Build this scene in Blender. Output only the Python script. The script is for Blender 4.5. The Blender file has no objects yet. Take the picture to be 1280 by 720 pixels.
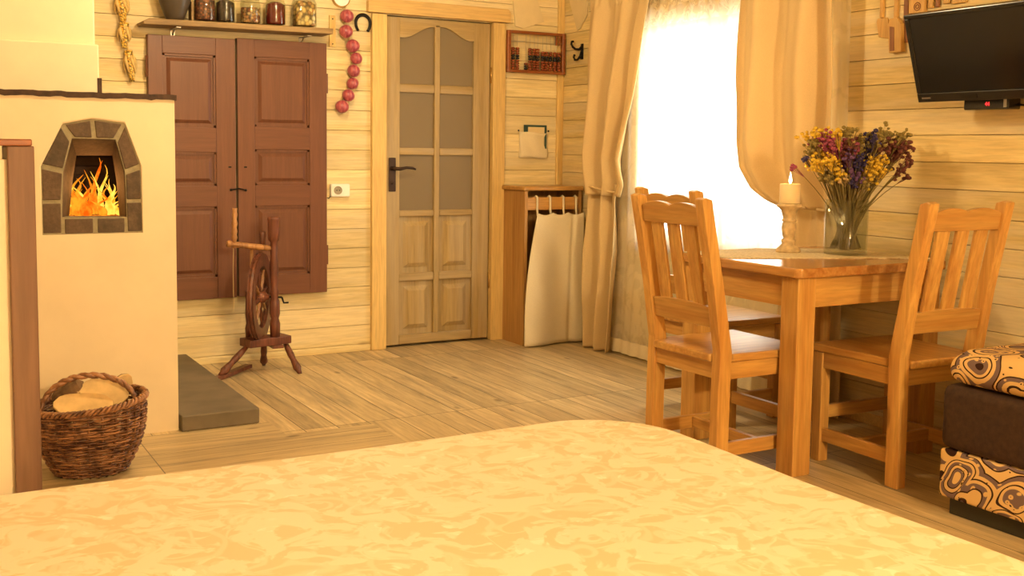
import bpy, bmesh, math, random
from mathutils import Vector, Matrix
R = math.radians
PI = math.pi
C = bpy.context.scene.collection
random.seed(7)

# ------------------------------------------------------------------ helpers
def lin(r, g, b):
    f = lambda c: (c/255/12.92) if c/255 <= .04045 else ((c/255+.055)/1.055)**2.4
    return (f(r), f(g), f(b), 1)

def add_box(bm, x0, x1, y0, y1, z0, z1):
    vs = [bm.verts.new(p) for p in ((x0,y0,z0),(x1,y0,z0),(x1,y1,z0),(x0,y1,z0),(x0,y0,z1),(x1,y0,z1),(x1,y1,z1),(x0,y1,z1))]
    for f in ((3,2,1,0),(4,5,6,7),(0,1,5,4),(1,2,6,5),(2,3,7,6),(3,0,4,7)):
        bm.faces.new([vs[i] for i in f])
    return vs

def add_prism(bm, poly, a0, a1, axis='y'):
    """poly: points in the plane across axis; extruded a0..a1 along axis"""
    def P(u, v, a):
        return {'y': (u, a, v), 'x': (a, u, v), 'z': (u, v, a)}[axis]
    lo = [bm.verts.new(P(u, v, a0)) for u, v in poly]
    hi = [bm.verts.new(P(u, v, a1)) for u, v in poly]
    n = len(poly)
    bm.faces.new(lo); bm.faces.new(hi[::-1])
    for i in range(n):
        bm.faces.new([lo[i], hi[i], hi[(i+1) % n], lo[(i+1) % n]])
    return lo + hi

def add_tube(bm, pts, rad, n=8, closed=False, cap=True):
    pts = [Vector(p) for p in pts]
    if not isinstance(rad, (list, tuple)): rad = [rad]*len(pts)
    rings = []
    up = None
    m = len(pts)
    for i, p in enumerate(pts):
        if closed: t = pts[(i+1) % m] - pts[i-1]
        else: t = pts[min(i+1, m-1)] - pts[max(i-1, 0)]
        if t.length < 1e-9: t = Vector((0,0,1))
        t.normalize()
        if up is None:
            up = Vector((0,0,1)) if abs(t.z) < .9 else Vector((1,0,0))
        s = t.cross(up)
        if s.length < 1e-4: s = t.cross(Vector((1,.3,0)))
        s.normalize(); u = s.cross(t); up = u
        rings.append([bm.verts.new(p + (s*math.cos(2*PI*k/n) + u*math.sin(2*PI*k/n))*rad[i]) for k in range(n)])
    for i in range(m if closed else m-1):
        a, b = rings[i], rings[(i+1) % m]
        for k in range(n):
            bm.faces.new([a[k], a[(k+1) % n], b[(k+1) % n], b[k]])
    if not closed and cap:
        bm.faces.new(rings[0][::-1]); bm.faces.new(rings[-1])

def add_lathe(bm, prof, n=24, c=(0,0,0), sx=1, sy=1, a0=0, a1=2*PI, cap=False):
    """prof: (r, z) list"""
    full = abs(a1-a0-2*PI) < 1e-6
    cols = []
    for k in range(n if full else n+1):
        a = a0+(a1-a0)*k/n
        cols.append([bm.verts.new((c[0]+r*math.cos(a)*sx, c[1]+r*math.sin(a)*sy, c[2]+z)) for r, z in prof])
    for k in range(n):
        A, B = cols[k], cols[(k+1) % len(cols)]
        for i in range(len(prof)-1):
            bm.faces.new([A[i], B[i], B[i+1], A[i+1]])
    if cap and full:
        bm.faces.new([c_[0] for c_ in cols][::-1]); bm.faces.new([c_[-1] for c_ in cols])

def add_ball(bm, c, r, sub=1, s=(1,1,1)):
    res = bmesh.ops.create_icosphere(bm, subdivisions=sub, radius=1)
    for v in res['verts']:
        v.co = Vector((c[0]+v.co.x*r*s[0], c[1]+v.co.y*r*s[1], c[2]+v.co.z*r*s[2]))
    return res['verts']

def add_grid(bm, fn, nu, nv, mat=0):
    g = [[bm.verts.new(fn(i/nu, j/nv)) for j in range(nv+1)] for i in range(nu+1)]
    for i in range(nu):
        for j in range(nv):
            bm.faces.new([g[i][j], g[i+1][j], g[i+1][j+1], g[i][j+1]])
    return g

def obj(name, bm, m, parent=None, smooth=False, bevel=0, solid=0, world=False, auto=False):
    if world and parent is not None:
        mi = Matrix.Translation(parent.location) @ parent.rotation_euler.to_matrix().to_4x4()
        if parent.parent is not None:
            pp = parent.parent
            mi = Matrix.Translation(pp.location) @ pp.rotation_euler.to_matrix().to_4x4() @ mi
        bm.transform(mi.inverted())
    bmesh.ops.recalc_face_normals(bm, faces=bm.faces)
    me = bpy.data.meshes.new(name)
    bm.to_mesh(me); bm.free()
    if isinstance(m, (list, tuple)):
        for q in m: me.materials.append(q)
    else: me.materials.append(m)
    if smooth:
        for p in me.polygons: p.use_smooth = True
    o = bpy.data.objects.new(name, me); C.objects.link(o)
    if solid:
        s = o.modifiers.new('s', 'SOLIDIFY'); s.thickness = solid; s.offset = 0
    if bevel:
        b = o.modifiers.new('b', 'BEVEL'); b.width = bevel; b.segments = 2; b.limit_method = 'ANGLE'; b.angle_limit = R(40)
    if parent is not None: o.parent = parent
    return o

def tag(o, label, cat, group=None, kind=None):
    o['label'] = label; o['category'] = cat
    if group: o['group'] = group
    if kind: o['kind'] = kind
    return o

def thing(name, label, cat, loc=(0,0,0), rz=0, group=None):
    o = bpy.data.objects.new(name, None); C.objects.link(o)
    o.location = loc; o.rotation_euler = (0,0,rz); o.empty_display_size = .05
    return tag(o, label, cat, group)

def struct(name, bm, m, **k):
    o = obj(name, bm, m, **k); o['kind'] = 'structure'; return o

def dup(root, loc, rz, label):
    r = root.copy(); C.objects.link(r); r.location = loc; r.rotation_euler = (0,0,rz); r['label'] = label
    for ch in list(root.children):
        c = ch.copy(); C.objects.link(c); c.parent = r
        for g in ch.children:
            d = g.copy(); C.objects.link(d); d.parent = c
    return r

BM = bmesh.new

# ------------------------------------------------------------------ materials
def new_mat(name):
    m = bpy.data.materials.new(name); m.use_nodes = True
    nt = m.node_tree; b = nt.nodes['Principled BSDF']
    return m, nt, b

def mixc(nt, fac, a, b, mode='MIX'):
    n = nt.nodes.new('ShaderNodeMix'); n.data_type = 'RGBA'; n.blend_type = mode
    for i, v in ((0, fac), (6, a), (7, b)):
        if hasattr(v, 'is_linked') or hasattr(v, 'node'): nt.links.new(v, n.inputs[i])
        else: n.inputs[i].default_value = v
    return n.outputs[2]

def ramp(nt, src, stops, interp='LINEAR'):
    r = nt.nodes.new('ShaderNodeValToRGB'); r.color_ramp.interpolation = interp
    e = r.color_ramp.elements
    while len(e) < len(stops): e.new(.5)
    for i, (p, c) in enumerate(stops):
        e[i].position = p; e[i].color = c if isinstance(c, tuple) else (c, c, c, 1)
    nt.links.new(src, r.inputs[0])
    return r.outputs[0]

def coords(nt, scale=(1,1,1), rot=(0,0,0), world=False, loc=(0,0,0)):
    m = nt.nodes.new('ShaderNodeMapping')
    if world:
        g = nt.nodes.new('ShaderNodeNewGeometry'); nt.links.new(g.outputs['Position'], m.inputs[0])
    else:
        t = nt.nodes.new('ShaderNodeTexCoord'); nt.links.new(t.outputs['Object'], m.inputs[0])
    m.inputs['Scale'].default_value = scale; m.inputs['Rotation'].default_value = rot; m.inputs['Location'].default_value = loc
    return m.outputs[0]

def noise(nt, vec, scale, detail=4, rough=.55, dist=0):
    n = nt.nodes.new('ShaderNodeTexNoise'); nt.links.new(vec, n.inputs['Vector'])
    n.inputs['Scale'].default_value = scale; n.inputs['Detail'].default_value = detail
    n.inputs['Roughness'].default_value = rough; n.inputs['Distortion'].default_value = dist
    return n.outputs['Fac']

def voro(nt, vec, scale, feature='F1', out='Distance', rnd=1):
    n = nt.nodes.new('ShaderNodeTexVoronoi'); n.feature = feature; nt.links.new(vec, n.inputs['Vector'])
    n.inputs['Scale'].default_value = scale; n.inputs['Randomness'].default_value = rnd
    return n.outputs[out]

def bump(nt, b, h, strength=.3, dist=.01):
    n = nt.nodes.new('ShaderNodeBump'); n.inputs['Strength'].default_value = strength; n.inputs['Distance'].default_value = dist
    nt.links.new(h, n.inputs['Height']); nt.links.new(n.outputs[0], b.inputs['Normal'])

def mth(nt, op, a, b=0, c=0):
    n = nt.nodes.new('ShaderNodeMath'); n.operation = op
    for i, v in enumerate((a, b, c)):
        if hasattr(v, 'node'): nt.links.new(v, n.inputs[i])
        else: n.inputs[i].default_value = v
    return n.outputs[0]

def wood(name, light, dark, axis='z', rough=.45, grain=1.0, knots=True, pale=None, pale_amt=0, bstr=.15, world=True, spec=.4, island=.25, fine_amt=.82):
    m, nt, b = new_mat(name)
    s = {'x': (.9, 14, 14), 'y': (14, .9, 14), 'z': (14, 14, .9)}[axis]
    v = coords(nt, tuple(k*grain for k in s), world=False)
    n1 = noise(nt, v, 2.2, 5, .6, .6)
    n2 = noise(nt, v, 9, 3, .6, .2)
    col = mixc(nt, ramp(nt, n1, [(.34, 0), (.66, 1)]), dark, light)
    fine = ramp(nt, n2, [(.35, fine_amt), (.6, 1.0)])
    col = mixc(nt, 1.0, col, fine, 'MULTIPLY')
    geo = nt.nodes.new('ShaderNodeNewGeometry')
    isl = ramp(nt, geo.outputs['Random Per Island'], [(0, 1-island), (1, 1+.0)])
    col = mixc(nt, 1.0, col, isl, 'MULTIPLY')
    if knots:
        sk = {'x': (2.2, 6, 6), 'y': (6, 2.2, 6), 'z': (6, 6, 2.2)}[axis]
        vk = coords(nt, sk)
        d = voro(nt, vk, .75)
        k = ramp(nt, d, [(.0, 1), (.055, .8), (.09, 0)])
        col = mixc(nt, k, col, tuple(c*.45 for c in dark[:3])+(1,))
    if pale:
        vp = coords(nt, tuple(k*.5 for k in s))
        pn = noise(nt, vp, 1.3, 3, .5, .4)
        col = mixc(nt, mth(nt, 'MULTIPLY', ramp(nt, pn, [(.42, 0), (.62, 1)]), pale_amt), col, pale)
    nt.links.new(col, b.inputs['Base Color'])
    b.inputs['Roughness'].default_value = rough; b.inputs['Specular IOR Level'].default_value = spec
    bump(nt, b, n2, bstr, .003)
    return m

def plain(name, col, rough=.6, metal=0, spec=.4, var=.12, nscale=12, bstr=.1, emis=None, estr=0):
    m, nt, b = new_mat(name)
    v = coords(nt)
    n = noise(nt, v, nscale, 4)
    c = mixc(nt, 1.0, col, ramp(nt, n, [(.3, 1-var), (.7, 1.0)]), 'MULTIPLY')
    nt.links.new(c, b.inputs['Base Color'])
    b.inputs['Roughness'].default_value = rough; b.inputs['Metallic'].default_value = metal
    b.inputs['Specular IOR Level'].default_value = spec
    if bstr: bump(nt, b, n, bstr, .004)
    if emis:
        b.inputs['Emission Color'].default_value = emis; b.inputs['Emission Strength'].default_value = estr
    return m

def cloth(name, col, weave=350, trans=.25, var=.06, rough=.85):
    m, nt, b = new_mat(name)
    v = coords(nt)
    n = noise(nt, v, weave, 2)
    n2 = noise(nt, v, 3, 3)
    c = mixc(nt, 1.0, col, ramp(nt, n, [(.3, 1-var*2), (.7, 1.0)]), 'MULTIPLY')
    c = mixc(nt, 1.0, c, ramp(nt, n2, [(.3, 1-var), (.7, 1.0)]), 'MULTIPLY')
    nt.links.new(c, b.inputs['Base Color'])
    b.inputs['Roughness'].default_value = rough; b.inputs['Specular IOR Level'].default_value = .15
    bump(nt, b, n, .15, .002)
    if trans:
        t = nt.nodes.new('ShaderNodeBsdfTranslucent'); nt.links.new(c, t.inputs[0])
        mx = nt.nodes.new('ShaderNodeMixShader'); mx.inputs[0].default_value = trans
        nt.links.new(b.outputs[0], mx.inputs[1]); nt.links.new(t.outputs[0], mx.inputs[2])
        nt.links.new(mx.outputs[0], nt.nodes['Material Output'].inputs[0])
    return m

WALL_L, WALL_D = (.88,.72,.38,1), (.76,.58,.27,1)
PALE = (.66,.59,.45,1)
M = {}
M['wall_x'] = wood('whitewashed_boards_x', WALL_L, WALL_D, 'x', .6, .8, True, PALE, .22)
M['wall_y'] = wood('whitewashed_boards_y', (.88,.69,.31,1), (.74,.54,.22,1), 'y', .6, .8, True, PALE, .4)
M['trim_z'] = wood('yellow_pine_trim_z', (.80,.56,.21,1), (.72,.47,.16,1), 'z', .5, .8, False)
M['trim_x'] = wood('yellow_pine_trim_x', (.76,.52,.20,1), (.66,.42,.15,1), 'x', .5, .8, False)
M['door_z'] = wood('grey_stained_door_z', (.45,.31,.12,1), (.35,.23,.085,1), 'z', .5, .7, False, (.46,.38,.26,1), .35)
M['door_x'] = wood('grey_stained_door_x', (.45,.31,.12,1), (.35,.23,.085,1), 'x', .5, .7, False, (.46,.38,.26,1), .35)
M['pine_x'] = wood('honey_pine_x', (.67,.38,.105,1), (.48,.215,.05,1), 'x', .32, .8, True, spec=.5)
M['pine_y'] = wood('honey_pine_y', (.67,.38,.105,1), (.48,.215,.05,1), 'y', .32, .8, True, spec=.5)
M['pine_z'] = wood('honey_pine_z', (.67,.38,.105,1), (.48,.215,.05,1), 'z', .32, .8, True, spec=.5)
M['top_pine'] = wood('table_top_pine', (.58,.29,.08,1), (.40,.16,.04,1), 'y', .2, .7, True, spec=.6)
M['brown_z'] = wood('chocolate_paint_z', (.175,.066,.033,1), (.145,.053,.027,1), 'z', .42, .8, False, fine_amt=.9, island=.12)
M['brown_x'] = wood('chocolate_paint_x', (.17,.064,.032,1), (.14,.051,.026,1), 'x', .42, .8, False, fine_amt=.9, island=.12)
M['post'] = wood('brown_post_wood', (.24,.125,.07,1), (.17,.08,.045,1), 'z', .5, .5, False)
M['redcap'] = wood('reddish_cap_wood', (.36,.12,.045,1), (.25,.08,.03,1), 'x', .4, 1, False)
M['shelf'] = wood('old_shelf_wood', (.40,.26,.11,1), (.20,.12,.05,1), 'x', .6, 1, True)
M['wheelwood'] = wood('aged_red_brown_wood', (.23,.075,.04,1), (.085,.028,.016,1), 'z', .4, 1.2, False, bstr=.3)
M['wheelwood_l'] = wood('worn_light_wood', (.50,.25,.09,1), (.26,.11,.04,1), 'z', .4, 1.2, False)
M['cab_side'] = wood('cabinet_side_pine', (.52,.29,.09,1), (.38,.18,.05,1), 'z', .45, .6, True)
M['plaster'] = plain('cream_plaster', (.80,.665,.46,1), .75, var=.08, nscale=5, bstr=.35)
M['black'] = plain('black_iron', (.012,.010,.009,1), .45, .6, var=.3)
M['soot'] = plain('sooty_brick', (.05,.032,.022,1), .9, var=.5, nscale=20)
M['irontop'] = plain('rusty_stove_edge', (.075,.035,.018,1), .7, var=.6, nscale=40, bstr=.6)
M['slab'] = plain('grey_stone_slab', (.19,.15,.10,1), .6, var=.35, nscale=6, bstr=.3)
M['mortar'] = plain('grey_mortar', (.36,.31,.20,1), .95, var=.3, nscale=40, bstr=.5)
M['white_pl'] = plain('white_plastic', (.85,.82,.75,1), .35, var=.02, bstr=0)
M['hole'] = plain('dark_socket_plastic', (.35,.3,.22,1), .5, bstr=0)
M['curtain'] = cloth('golden_beige_curtain', (.80,.60,.32,1), trans=.2)
M['cafe'] = cloth('cream_linen', (.84,.72,.49,1), trans=.1)
M['iron_handle'] = plain('antique_bronze_metal', (.06,.035,.025,1), .35, .7)
M['brass'] = plain('dull_brass', (.45,.28,.09,1), .35, .9)
M['steel'] = plain('steel', (.5,.48,.44,1), .3, 1)
M['paper'] = plain('yellowed_paper', (.72,.58,.33,1), .8, var=.15, nscale=6)
M['string'] = plain('straw_string', (.55,.40,.18,1), .9)

def bricks_mat():
    m, nt, b = new_mat('brown_brick_blocks')
    v = coords(nt)
    n = noise(nt, v, 14, 5, .6); n2 = noise(nt, v, 70, 3)
    g = nt.nodes.new('ShaderNodeNewGeometry')
    c = mixc(nt, ramp(nt, n, [(.35,0),(.65,1)]), (.065,.045,.028,1), (.15,.10,.058,1))
    c = mixc(nt, ramp(nt, g.outputs['Random Per Island'], [(0,0),(1,.4)]), c, (.17,.085,.045,1))
    c = mixc(nt, 1.0, c, ramp(nt, n2, [(.3,.7),(.7,1.0)]), 'MULTIPLY')
    nt.links.new(c, b.inputs['Base Color']); b.inputs['Roughness'].default_value = .75
    bump(nt, b, n2, .4, .004)
    return m
M['bricks'] = bricks_mat()

def floor_mat(name, alongY):
    m, nt, b = new_mat(name)
    v = coords(nt, (1,1,1), (0,0,R(90) if alongY else 0), world=True)
    br = nt.nodes.new('ShaderNodeTexBrick'); nt.links.new(v, br.inputs['Vector'])
    br.inputs['Scale'].default_value = 1
    br.inputs['Brick Width'].default_value = 1.28; br.inputs['Row Height'].default_value = .145
    br.inputs['Mortar Size'].default_value = .0022; br.inputs['Mortar Smooth'].default_value = .1
    br.inputs['Color1'].default_value = (0,0,0,1); br.inputs['Color2'].default_value = (1,1,1,1); br.inputs['Mortar'].default_value = (.5,.5,.5,1)
    br.offset = .37; br.offset_frequency = 1
    s = (16, 1.1, 1) if alongY else (1.1, 16, 1)
    vg = coords(nt, s, world=True)
    # shift grain per plank
    add = nt.nodes.new('ShaderNodeVectorMath'); add.operation = 'ADD'
    sc = nt.nodes.new('ShaderNodeVectorMath'); sc.operation = 'SCALE'; sc.inputs[3].default_value = 17
    nt.links.new(br.outputs['Color'], sc.inputs[0]); nt.links.new(vg, add.inputs[0]); nt.links.new(sc.outputs[0], add.inputs[1])
    n1 = noise(nt, add.outputs[0], 1.0, 5, .62, .8)
    n2 = noise(nt, add.outputs[0], 5, 4, .6, .3)
    c = ramp(nt, n1, [(.28,(.30,.24,.15,1)),(.42,(.50,.37,.20,1)),(.58,(.64,.48,.25,1)),(.76,(.76,.62,.38,1))])
    c = mixc(nt, 1.0, c, ramp(nt, n2, [(.3,.72),(.65,1.0)]), 'MULTIPLY')
    tone = ramp(nt, br.outputs['Color'], [(0, .78), (1, 1.05)])
    c = mixc(nt, 1.0, c, tone, 'MULTIPLY')
    vk = coords(nt, (7, 3, 1) if alongY else (3, 7, 1), world=True)
    k = ramp(nt, voro(nt, vk, .8), [(0,1),(.06,.6),(.1,0)])
    c = mixc(nt, k, c, (.16,.11,.06,1))
    c = mixc(nt, br.outputs['Fac'], c, (.11,.085,.05,1))
    nt.links.new(c, b.inputs['Base Color'])
    b.inputs['Roughness'].default_value = .38; b.inputs['Specular IOR Level'].default_value = .45
    bump(nt, b, mth(nt, 'SUBTRACT', n2, br.outputs['Fac']), .12, .003)
    return m
M['floor_y'] = floor_mat('laminate_planks_long', True)
M['floor_x'] = floor_mat('laminate_planks_cross', False)

def damask():
    m, nt, b = new_mat('damask_bedspread')
    v0 = coords(nt, (1,1,1), (0,0,.5), world=True)
    n0 = nt.nodes.new('ShaderNodeTexNoise'); n0.inputs['Scale'].default_value = 5; nt.links.new(v0, n0.inputs['Vector'])
    mx = nt.nodes.new('ShaderNodeVectorMath'); mx.operation = 'MULTIPLY_ADD'
    nt.links.new(n0.outputs['Color'], mx.inputs[0]); mx.inputs[1].default_value = (.16,.16,.16); nt.links.new(v0, mx.inputs[2])
    petals = ramp(nt, voro(nt, mx.outputs[0], 13.0), [(.26, 1), (.40, 0)])
    big = noise(nt, v0, 11, 3, .55, 1.6)
    where = ramp(nt, big, [(.46, 0), (.53, 1)])
    sc1 = noise(nt, mx.outputs[0], 7, 1, .4, .8)
    scroll = ramp(nt, mth(nt, 'ABSOLUTE', mth(nt, 'SUBTRACT', sc1, .5)), [(.012, 1), (.03, 0)])
    d2 = voro(nt, mx.outputs[0], 5.0)
    ringp = ramp(nt, mth(nt, 'ABSOLUTE', mth(nt, 'SUBTRACT', d2, .38)), [(.02, .8), (.045, 0)])
    leafm = ramp(nt, noise(nt, mx.outputs[0], 26, 2, .5, .5), [(.47, .15), (.56, 1)])
    pat = mth(nt, 'MAXIMUM', mth(nt, 'MULTIPLY', petals, mth(nt, 'MULTIPLY', where, leafm)), mth(nt, 'MULTIPLY', mth(nt, 'MAXIMUM', scroll, ringp), .4))
    pat = mth(nt, 'MAXIMUM', pat, mth(nt, 'MULTIPLY', where, .6))
    c = mixc(nt, pat, (.70,.585,.37,1), (.86,.80,.66,1))
    nt.links.new(c, b.inputs['Base Color'])
    b.inputs['Roughness'].default_value = .6; b.inputs['Specular IOR Level'].default_value = .3
    wv = noise(nt, v0, 400, 1)
    bump(nt, b, mth(nt, 'ADD', mth(nt, 'MULTIPLY', wv, .3), pat), .12, .003)
    return m
M['bed'] = damask()

def paisley(name='paisley_upholstery', sc=7.5):
    m, nt, b = new_mat(name)
    t = nt.nodes.new('ShaderNodeTexCoord')
    # map object coords (y,z and x) to a plane: use y + 0.4x, z
    sep = nt.nodes.new('ShaderNodeSeparateXYZ'); nt.links.new(t.outputs['Object'], sep.inputs[0])
    comb = nt.nodes.new('ShaderNodeCombineXYZ')
    nt.links.new(mth(nt, 'ADD', sep.outputs[1], mth(nt, 'MULTIPLY', sep.outputs[2], .35)), comb.inputs[0])
    nt.links.new(mth(nt, 'ADD', sep.outputs[2], mth(nt, 'MULTIPLY', sep.outputs[0], .8)), comb.inputs[1])
    n0 = nt.nodes.new('ShaderNodeTexNoise'); n0.inputs['Scale'].default_value = 4.5; nt.links.new(comb.outputs[0], n0.inputs['Vector'])
    mx = nt.nodes.new('ShaderNodeVectorMath'); mx.operation = 'MULTIPLY_ADD'
    nt.links.new(n0.outputs['Color'], mx.inputs[0]); mx.inputs[1].default_value = (.13,.13,0); nt.links.new(comb.outputs[0], mx.inputs[2])
    d = voro(nt, mx.outputs[0], sc, rnd=.75)
    cream, dark, mauve = (.78,.52,.22,1), (.045,.018,.013,1), (.20,.13,.12,1)
    c = ramp(nt, d, [(.0, cream), (.07, dark), (.09, cream), (.17, mauve), (.24, dark), (.265, cream), (.33, dark), (.35, mauve), (.42, cream), (.47, dark), (.50, cream), (.57, mauve), (.66, dark), (.69, cream)], 'CONSTANT')
    fl = voro(nt, mx.outputs[0], sc*4.5)
    band = ramp(nt, d, [(.0, 0), (.17, 1), (.24, 0), (.35, 1), (.42, 0), (.57, 1), (.66, 0)], 'CONSTANT')
    c = mixc(nt, mth(nt, 'MULTIPLY', ramp(nt, fl, [(.24, 1), (.30, 0)]), band), c, cream)
    c = mixc(nt, mth(nt, 'MULTIPLY', ramp(nt, fl, [(.10, 1), (.13, 0)]), 1), c, dark)
    nt.links.new(c, b.inputs['Base Color']); b.inputs['Roughness'].default_value = .85; b.inputs['Specular IOR Level'].default_value = .15
    bump(nt, b, noise(nt, t.outputs['Object'], 300, 1), .2, .002)
    return m
M['paisley'] = paisley()
M['velvet'] = plain('dark_brown_velvet', (.055,.024,.010,1), .8, var=.45, nscale=60, bstr=.3)
M['sofafoot'] = plain('olive_black_plinth', (.03,.028,.016,1), .5)

def sheer_mat(lace):
    m, nt, b = new_mat('sheer_lace' if lace else 'sheer_voile')
    v = coords(nt)
    out = nt.nodes['Material Output']
    t = nt.nodes.new('ShaderNodeBsdfTransparent')
    tl = nt.nodes.new('ShaderNodeBsdfTranslucent'); tl.inputs[0].default_value = (.97,.93,.84,1)
    df = nt.nodes.new('ShaderNodeBsdfDiffuse'); df.inputs[0].default_value = (.88,.80,.62,1)
    m1 = nt.nodes.new('ShaderNodeMixShader'); m1.inputs[0].default_value = .5
    nt.links.new(tl.outputs[0], m1.inputs[1]); nt.links.new(df.outputs[0], m1.inputs[2])
    m2 = nt.nodes.new('ShaderNodeMixShader')
    if lace:
        fl = noise(nt, v, 16, 3, .6, 2.0)
        nt.links.new(ramp(nt, fl, [(.45, .62), (.52, .92)]), m2.inputs[0])
    else:
        fl = noise(nt, v, 7, 3, .5, 1.5)
        nt.links.new(ramp(nt, fl, [(.44, .50), (.52, .58)]), m2.inputs[0])
    nt.links.new(t.outputs[0], m2.inputs[1]); nt.links.new(m1.outputs[0], m2.inputs[2])
    nt.links.new(m2.outputs[0], out.inputs[0])
    return m
M['sheer'] = sheer_mat(False)
M['lace'] = sheer_mat(True)

def glass_mat(name, tint=(.94,.95,.92,1), k=.06):
    m, nt, b = new_mat(name)
    t = nt.nodes.new('ShaderNodeBsdfTransparent'); t.inputs[0].default_value = tint
    g = nt.nodes.new('ShaderNodeBsdfGlossy'); g.inputs['Roughness'].default_value = .03
    lw = nt.nodes.new('ShaderNodeLayerWeight'); lw.inputs[0].default_value = .35
    f = ramp(nt, lw.outputs['Facing'], [(0, k), (.6, k*2), (.92, .55), (1, .8)])
    mx = nt.nodes.new('ShaderNodeMixShader'); nt.links.new(f, mx.inputs[0])
    nt.links.new(t.outputs[0], mx.inputs[1]); nt.links.new(g.outputs[0], mx.inputs[2])
    nt.links.new(mx.outputs[0], nt.nodes['Material Output'].inputs[0])
    return m
M['glass'] = glass_mat('clear_glass', (.90,.92,.88,1), .09)
M['jarglass'] = glass_mat('jar_glass', k=.04)
M['frost'] = plain('brown_frosted_glass', (.20,.145,.075,1), .55, var=.05, nscale=3, bstr=0)

def speckle(name, cols, scale=60, rough=.7):
    m, nt, b = new_mat(name)
    v = coords(nt)
    g = nt.nodes.new('ShaderNodeTexVoronoi'); g.inputs['Scale'].default_value = scale; nt.links.new(v, g.inputs['Vector'])
    sep = nt.nodes.new('ShaderNodeSeparateColor'); nt.links.new(g.outputs['Color'], sep.inputs[0])
    n = len(cols)
    c = ramp(nt, sep.outputs[0], [(i/n, cols[i]) for i in range(n)], 'CONSTANT')
    c = mixc(nt, ramp(nt, g.outputs['Distance'], [(.3, 0), (.75, .85)]), c, (.03,.015,.008,1))
    nt.links.new(c, b.inputs['Base Color']); b.inputs['Roughness'].default_value = rough
    bump(nt, b, g.outputs['Distance'], -.8, .01)
    return m
M['berries'] = speckle('dried_red_berries', [(.16,.04,.015,1),(.30,.09,.03,1),(.10,.03,.015,1)], 85)
M['nuts'] = speckle('mixed_nuts_and_seeds', [(.45,.22,.08,1),(.62,.45,.22,1),(.25,.08,.04,1),(.5,.28,.1,1)], 70)
M['apples'] = speckle('dried_apple_slices', [(.75,.50,.16,1),(.66,.42,.12,1),(.45,.22,.07,1),(.8,.6,.25,1)], 45)
M['blackcur'] = speckle('black_berries', [(.02,.015,.018,1),(.05,.03,.03,1)], 80, .3)
M['redjuice'] = plain('dark_red_preserve', (.14,.006,.006,1), .15, var=.2, spec=.7)
M['clay'] = plain('dark_glazed_clay', (.085,.062,.042,1), .35, var=.5, nscale=4)
M['kernel'] = speckle('corn_kernels', [(.80,.48,.06,1),(.75,.40,.04,1),(.85,.58,.12,1)], 110, .4)
M['husk'] = plain('dry_corn_husk', (.70,.48,.18,1), .8, var=.3, nscale=30)
M['bark'] = plain('split_log_bark', (.20,.11,.05,1), .9, var=.5, nscale=30, bstr=.8)
M['logface'] = plain('split_log_face', (.74,.50,.22,1), .8, var=.35, nscale=14, bstr=.4)

def onion_mat():
    m, nt, b = new_mat('red_onion_skin')
    v = coords(nt, (9,9,1.2))
    n = noise(nt, v, 6, 3)
    c = mixc(nt, ramp(nt, n, [(.35,0),(.68,1)]), (.26,.028,.060,1), (.58,.17,.17,1))
    nt.links.new(c, b.inputs['Base Color']); b.inputs['Roughness'].default_value = .3
    return m
M['onion'] = onion_mat()

def wicker():
    m, nt, b = new_mat('brown_wicker')
    g = nt.nodes.new('ShaderNodeNewGeometry')
    n = noise(nt, coords(nt), 24, 3)
    c = mixc(nt, g.outputs['Random Per Island'], (.13,.045,.018,1), (.40,.19,.085,1))
    c = mixc(nt, ramp(nt, n, [(.45,0),(.62,.9)]), c, (.075,.024,.010,1))
    nt.links.new(c, b.inputs['Base Color']); b.inputs['Roughness'].default_value = .4
    return m
M['wicker'] = wicker()

def emit(name, c1, c2, s, scale=20):
    m, nt, b = new_mat(name)
    n = noise(nt, coords(nt), scale, 3)
    c = mixc(nt, ramp(nt, n, [(.38,0),(.62,1)]), c1, c2)
    e = nt.nodes.new('ShaderNodeEmission'); nt.links.new(c, e.inputs[0]); e.inputs[1].default_value = s
    nt.links.new(e.outputs[0], nt.nodes['Material Output'].inputs[0])
    return m
M['flame'] = emit('orange_flame', (1,.12,.003,1), (1,.40,.02,1), 1.05)
M['flame_hot'] = emit('yellow_flame', (1,.32,.01,1), (1,.62,.08,1), 1.5)
M['ember'] = emit('glowing_ember', (.25,.02,.0,1), (1,.25,.02,1), .8, 40)
M['candleflame'] = emit('candle_flame', (1,.75,.35,1), (1,.9,.6,1), 14)
M['wax'] = plain('ivory_wax', (.85,.66,.38,1), .5, var=.05, bstr=0)
M['wax'].node_tree.nodes['Principled BSDF'].inputs['Subsurface Weight'].default_value = .4
M['wax'].node_tree.nodes['Principled BSDF'].inputs['Subsurface Radius'].default_value = (.05,.03,.01)
M['crackle'] = plain('worn_cream_paint', (.66,.47,.24,1), .5, var=.45, nscale=35, bstr=.3)
M['runner'] = cloth('cream_lace_runner', (.82,.68,.42,1), weave=120, trans=0, var=.16)
M['tvplastic'] = plain('glossy_black_plastic', (.010,.009,.008,1), .22, spec=.6, bstr=0)
M['tvscreen'] = plain('black_screen', (.004,.004,.004,1), .16, spec=.6, bstr=0)
M['led'] = emit('red_led', (1,.02,.02,1), (1,.03,.03,1), 4)
M['utensil'] = wood('pale_lime_wood', (.70,.42,.12,1), (.60,.33,.09,1), 'z', .5, 1, False)
M['utensil_d'] = wood('brown_utensil_wood', (.30,.12,.04,1), (.22,.08,.025,1), 'z', .5, 1, False)
M['abframe'] = wood('varnished_red_brown_wood', (.34,.10,.025,1), (.22,.06,.015,1), 'x', .3, 1, False)
M['bead_r'] = plain('red_brown_bead', (.24,.05,.015,1), .25, bstr=0)
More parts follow.
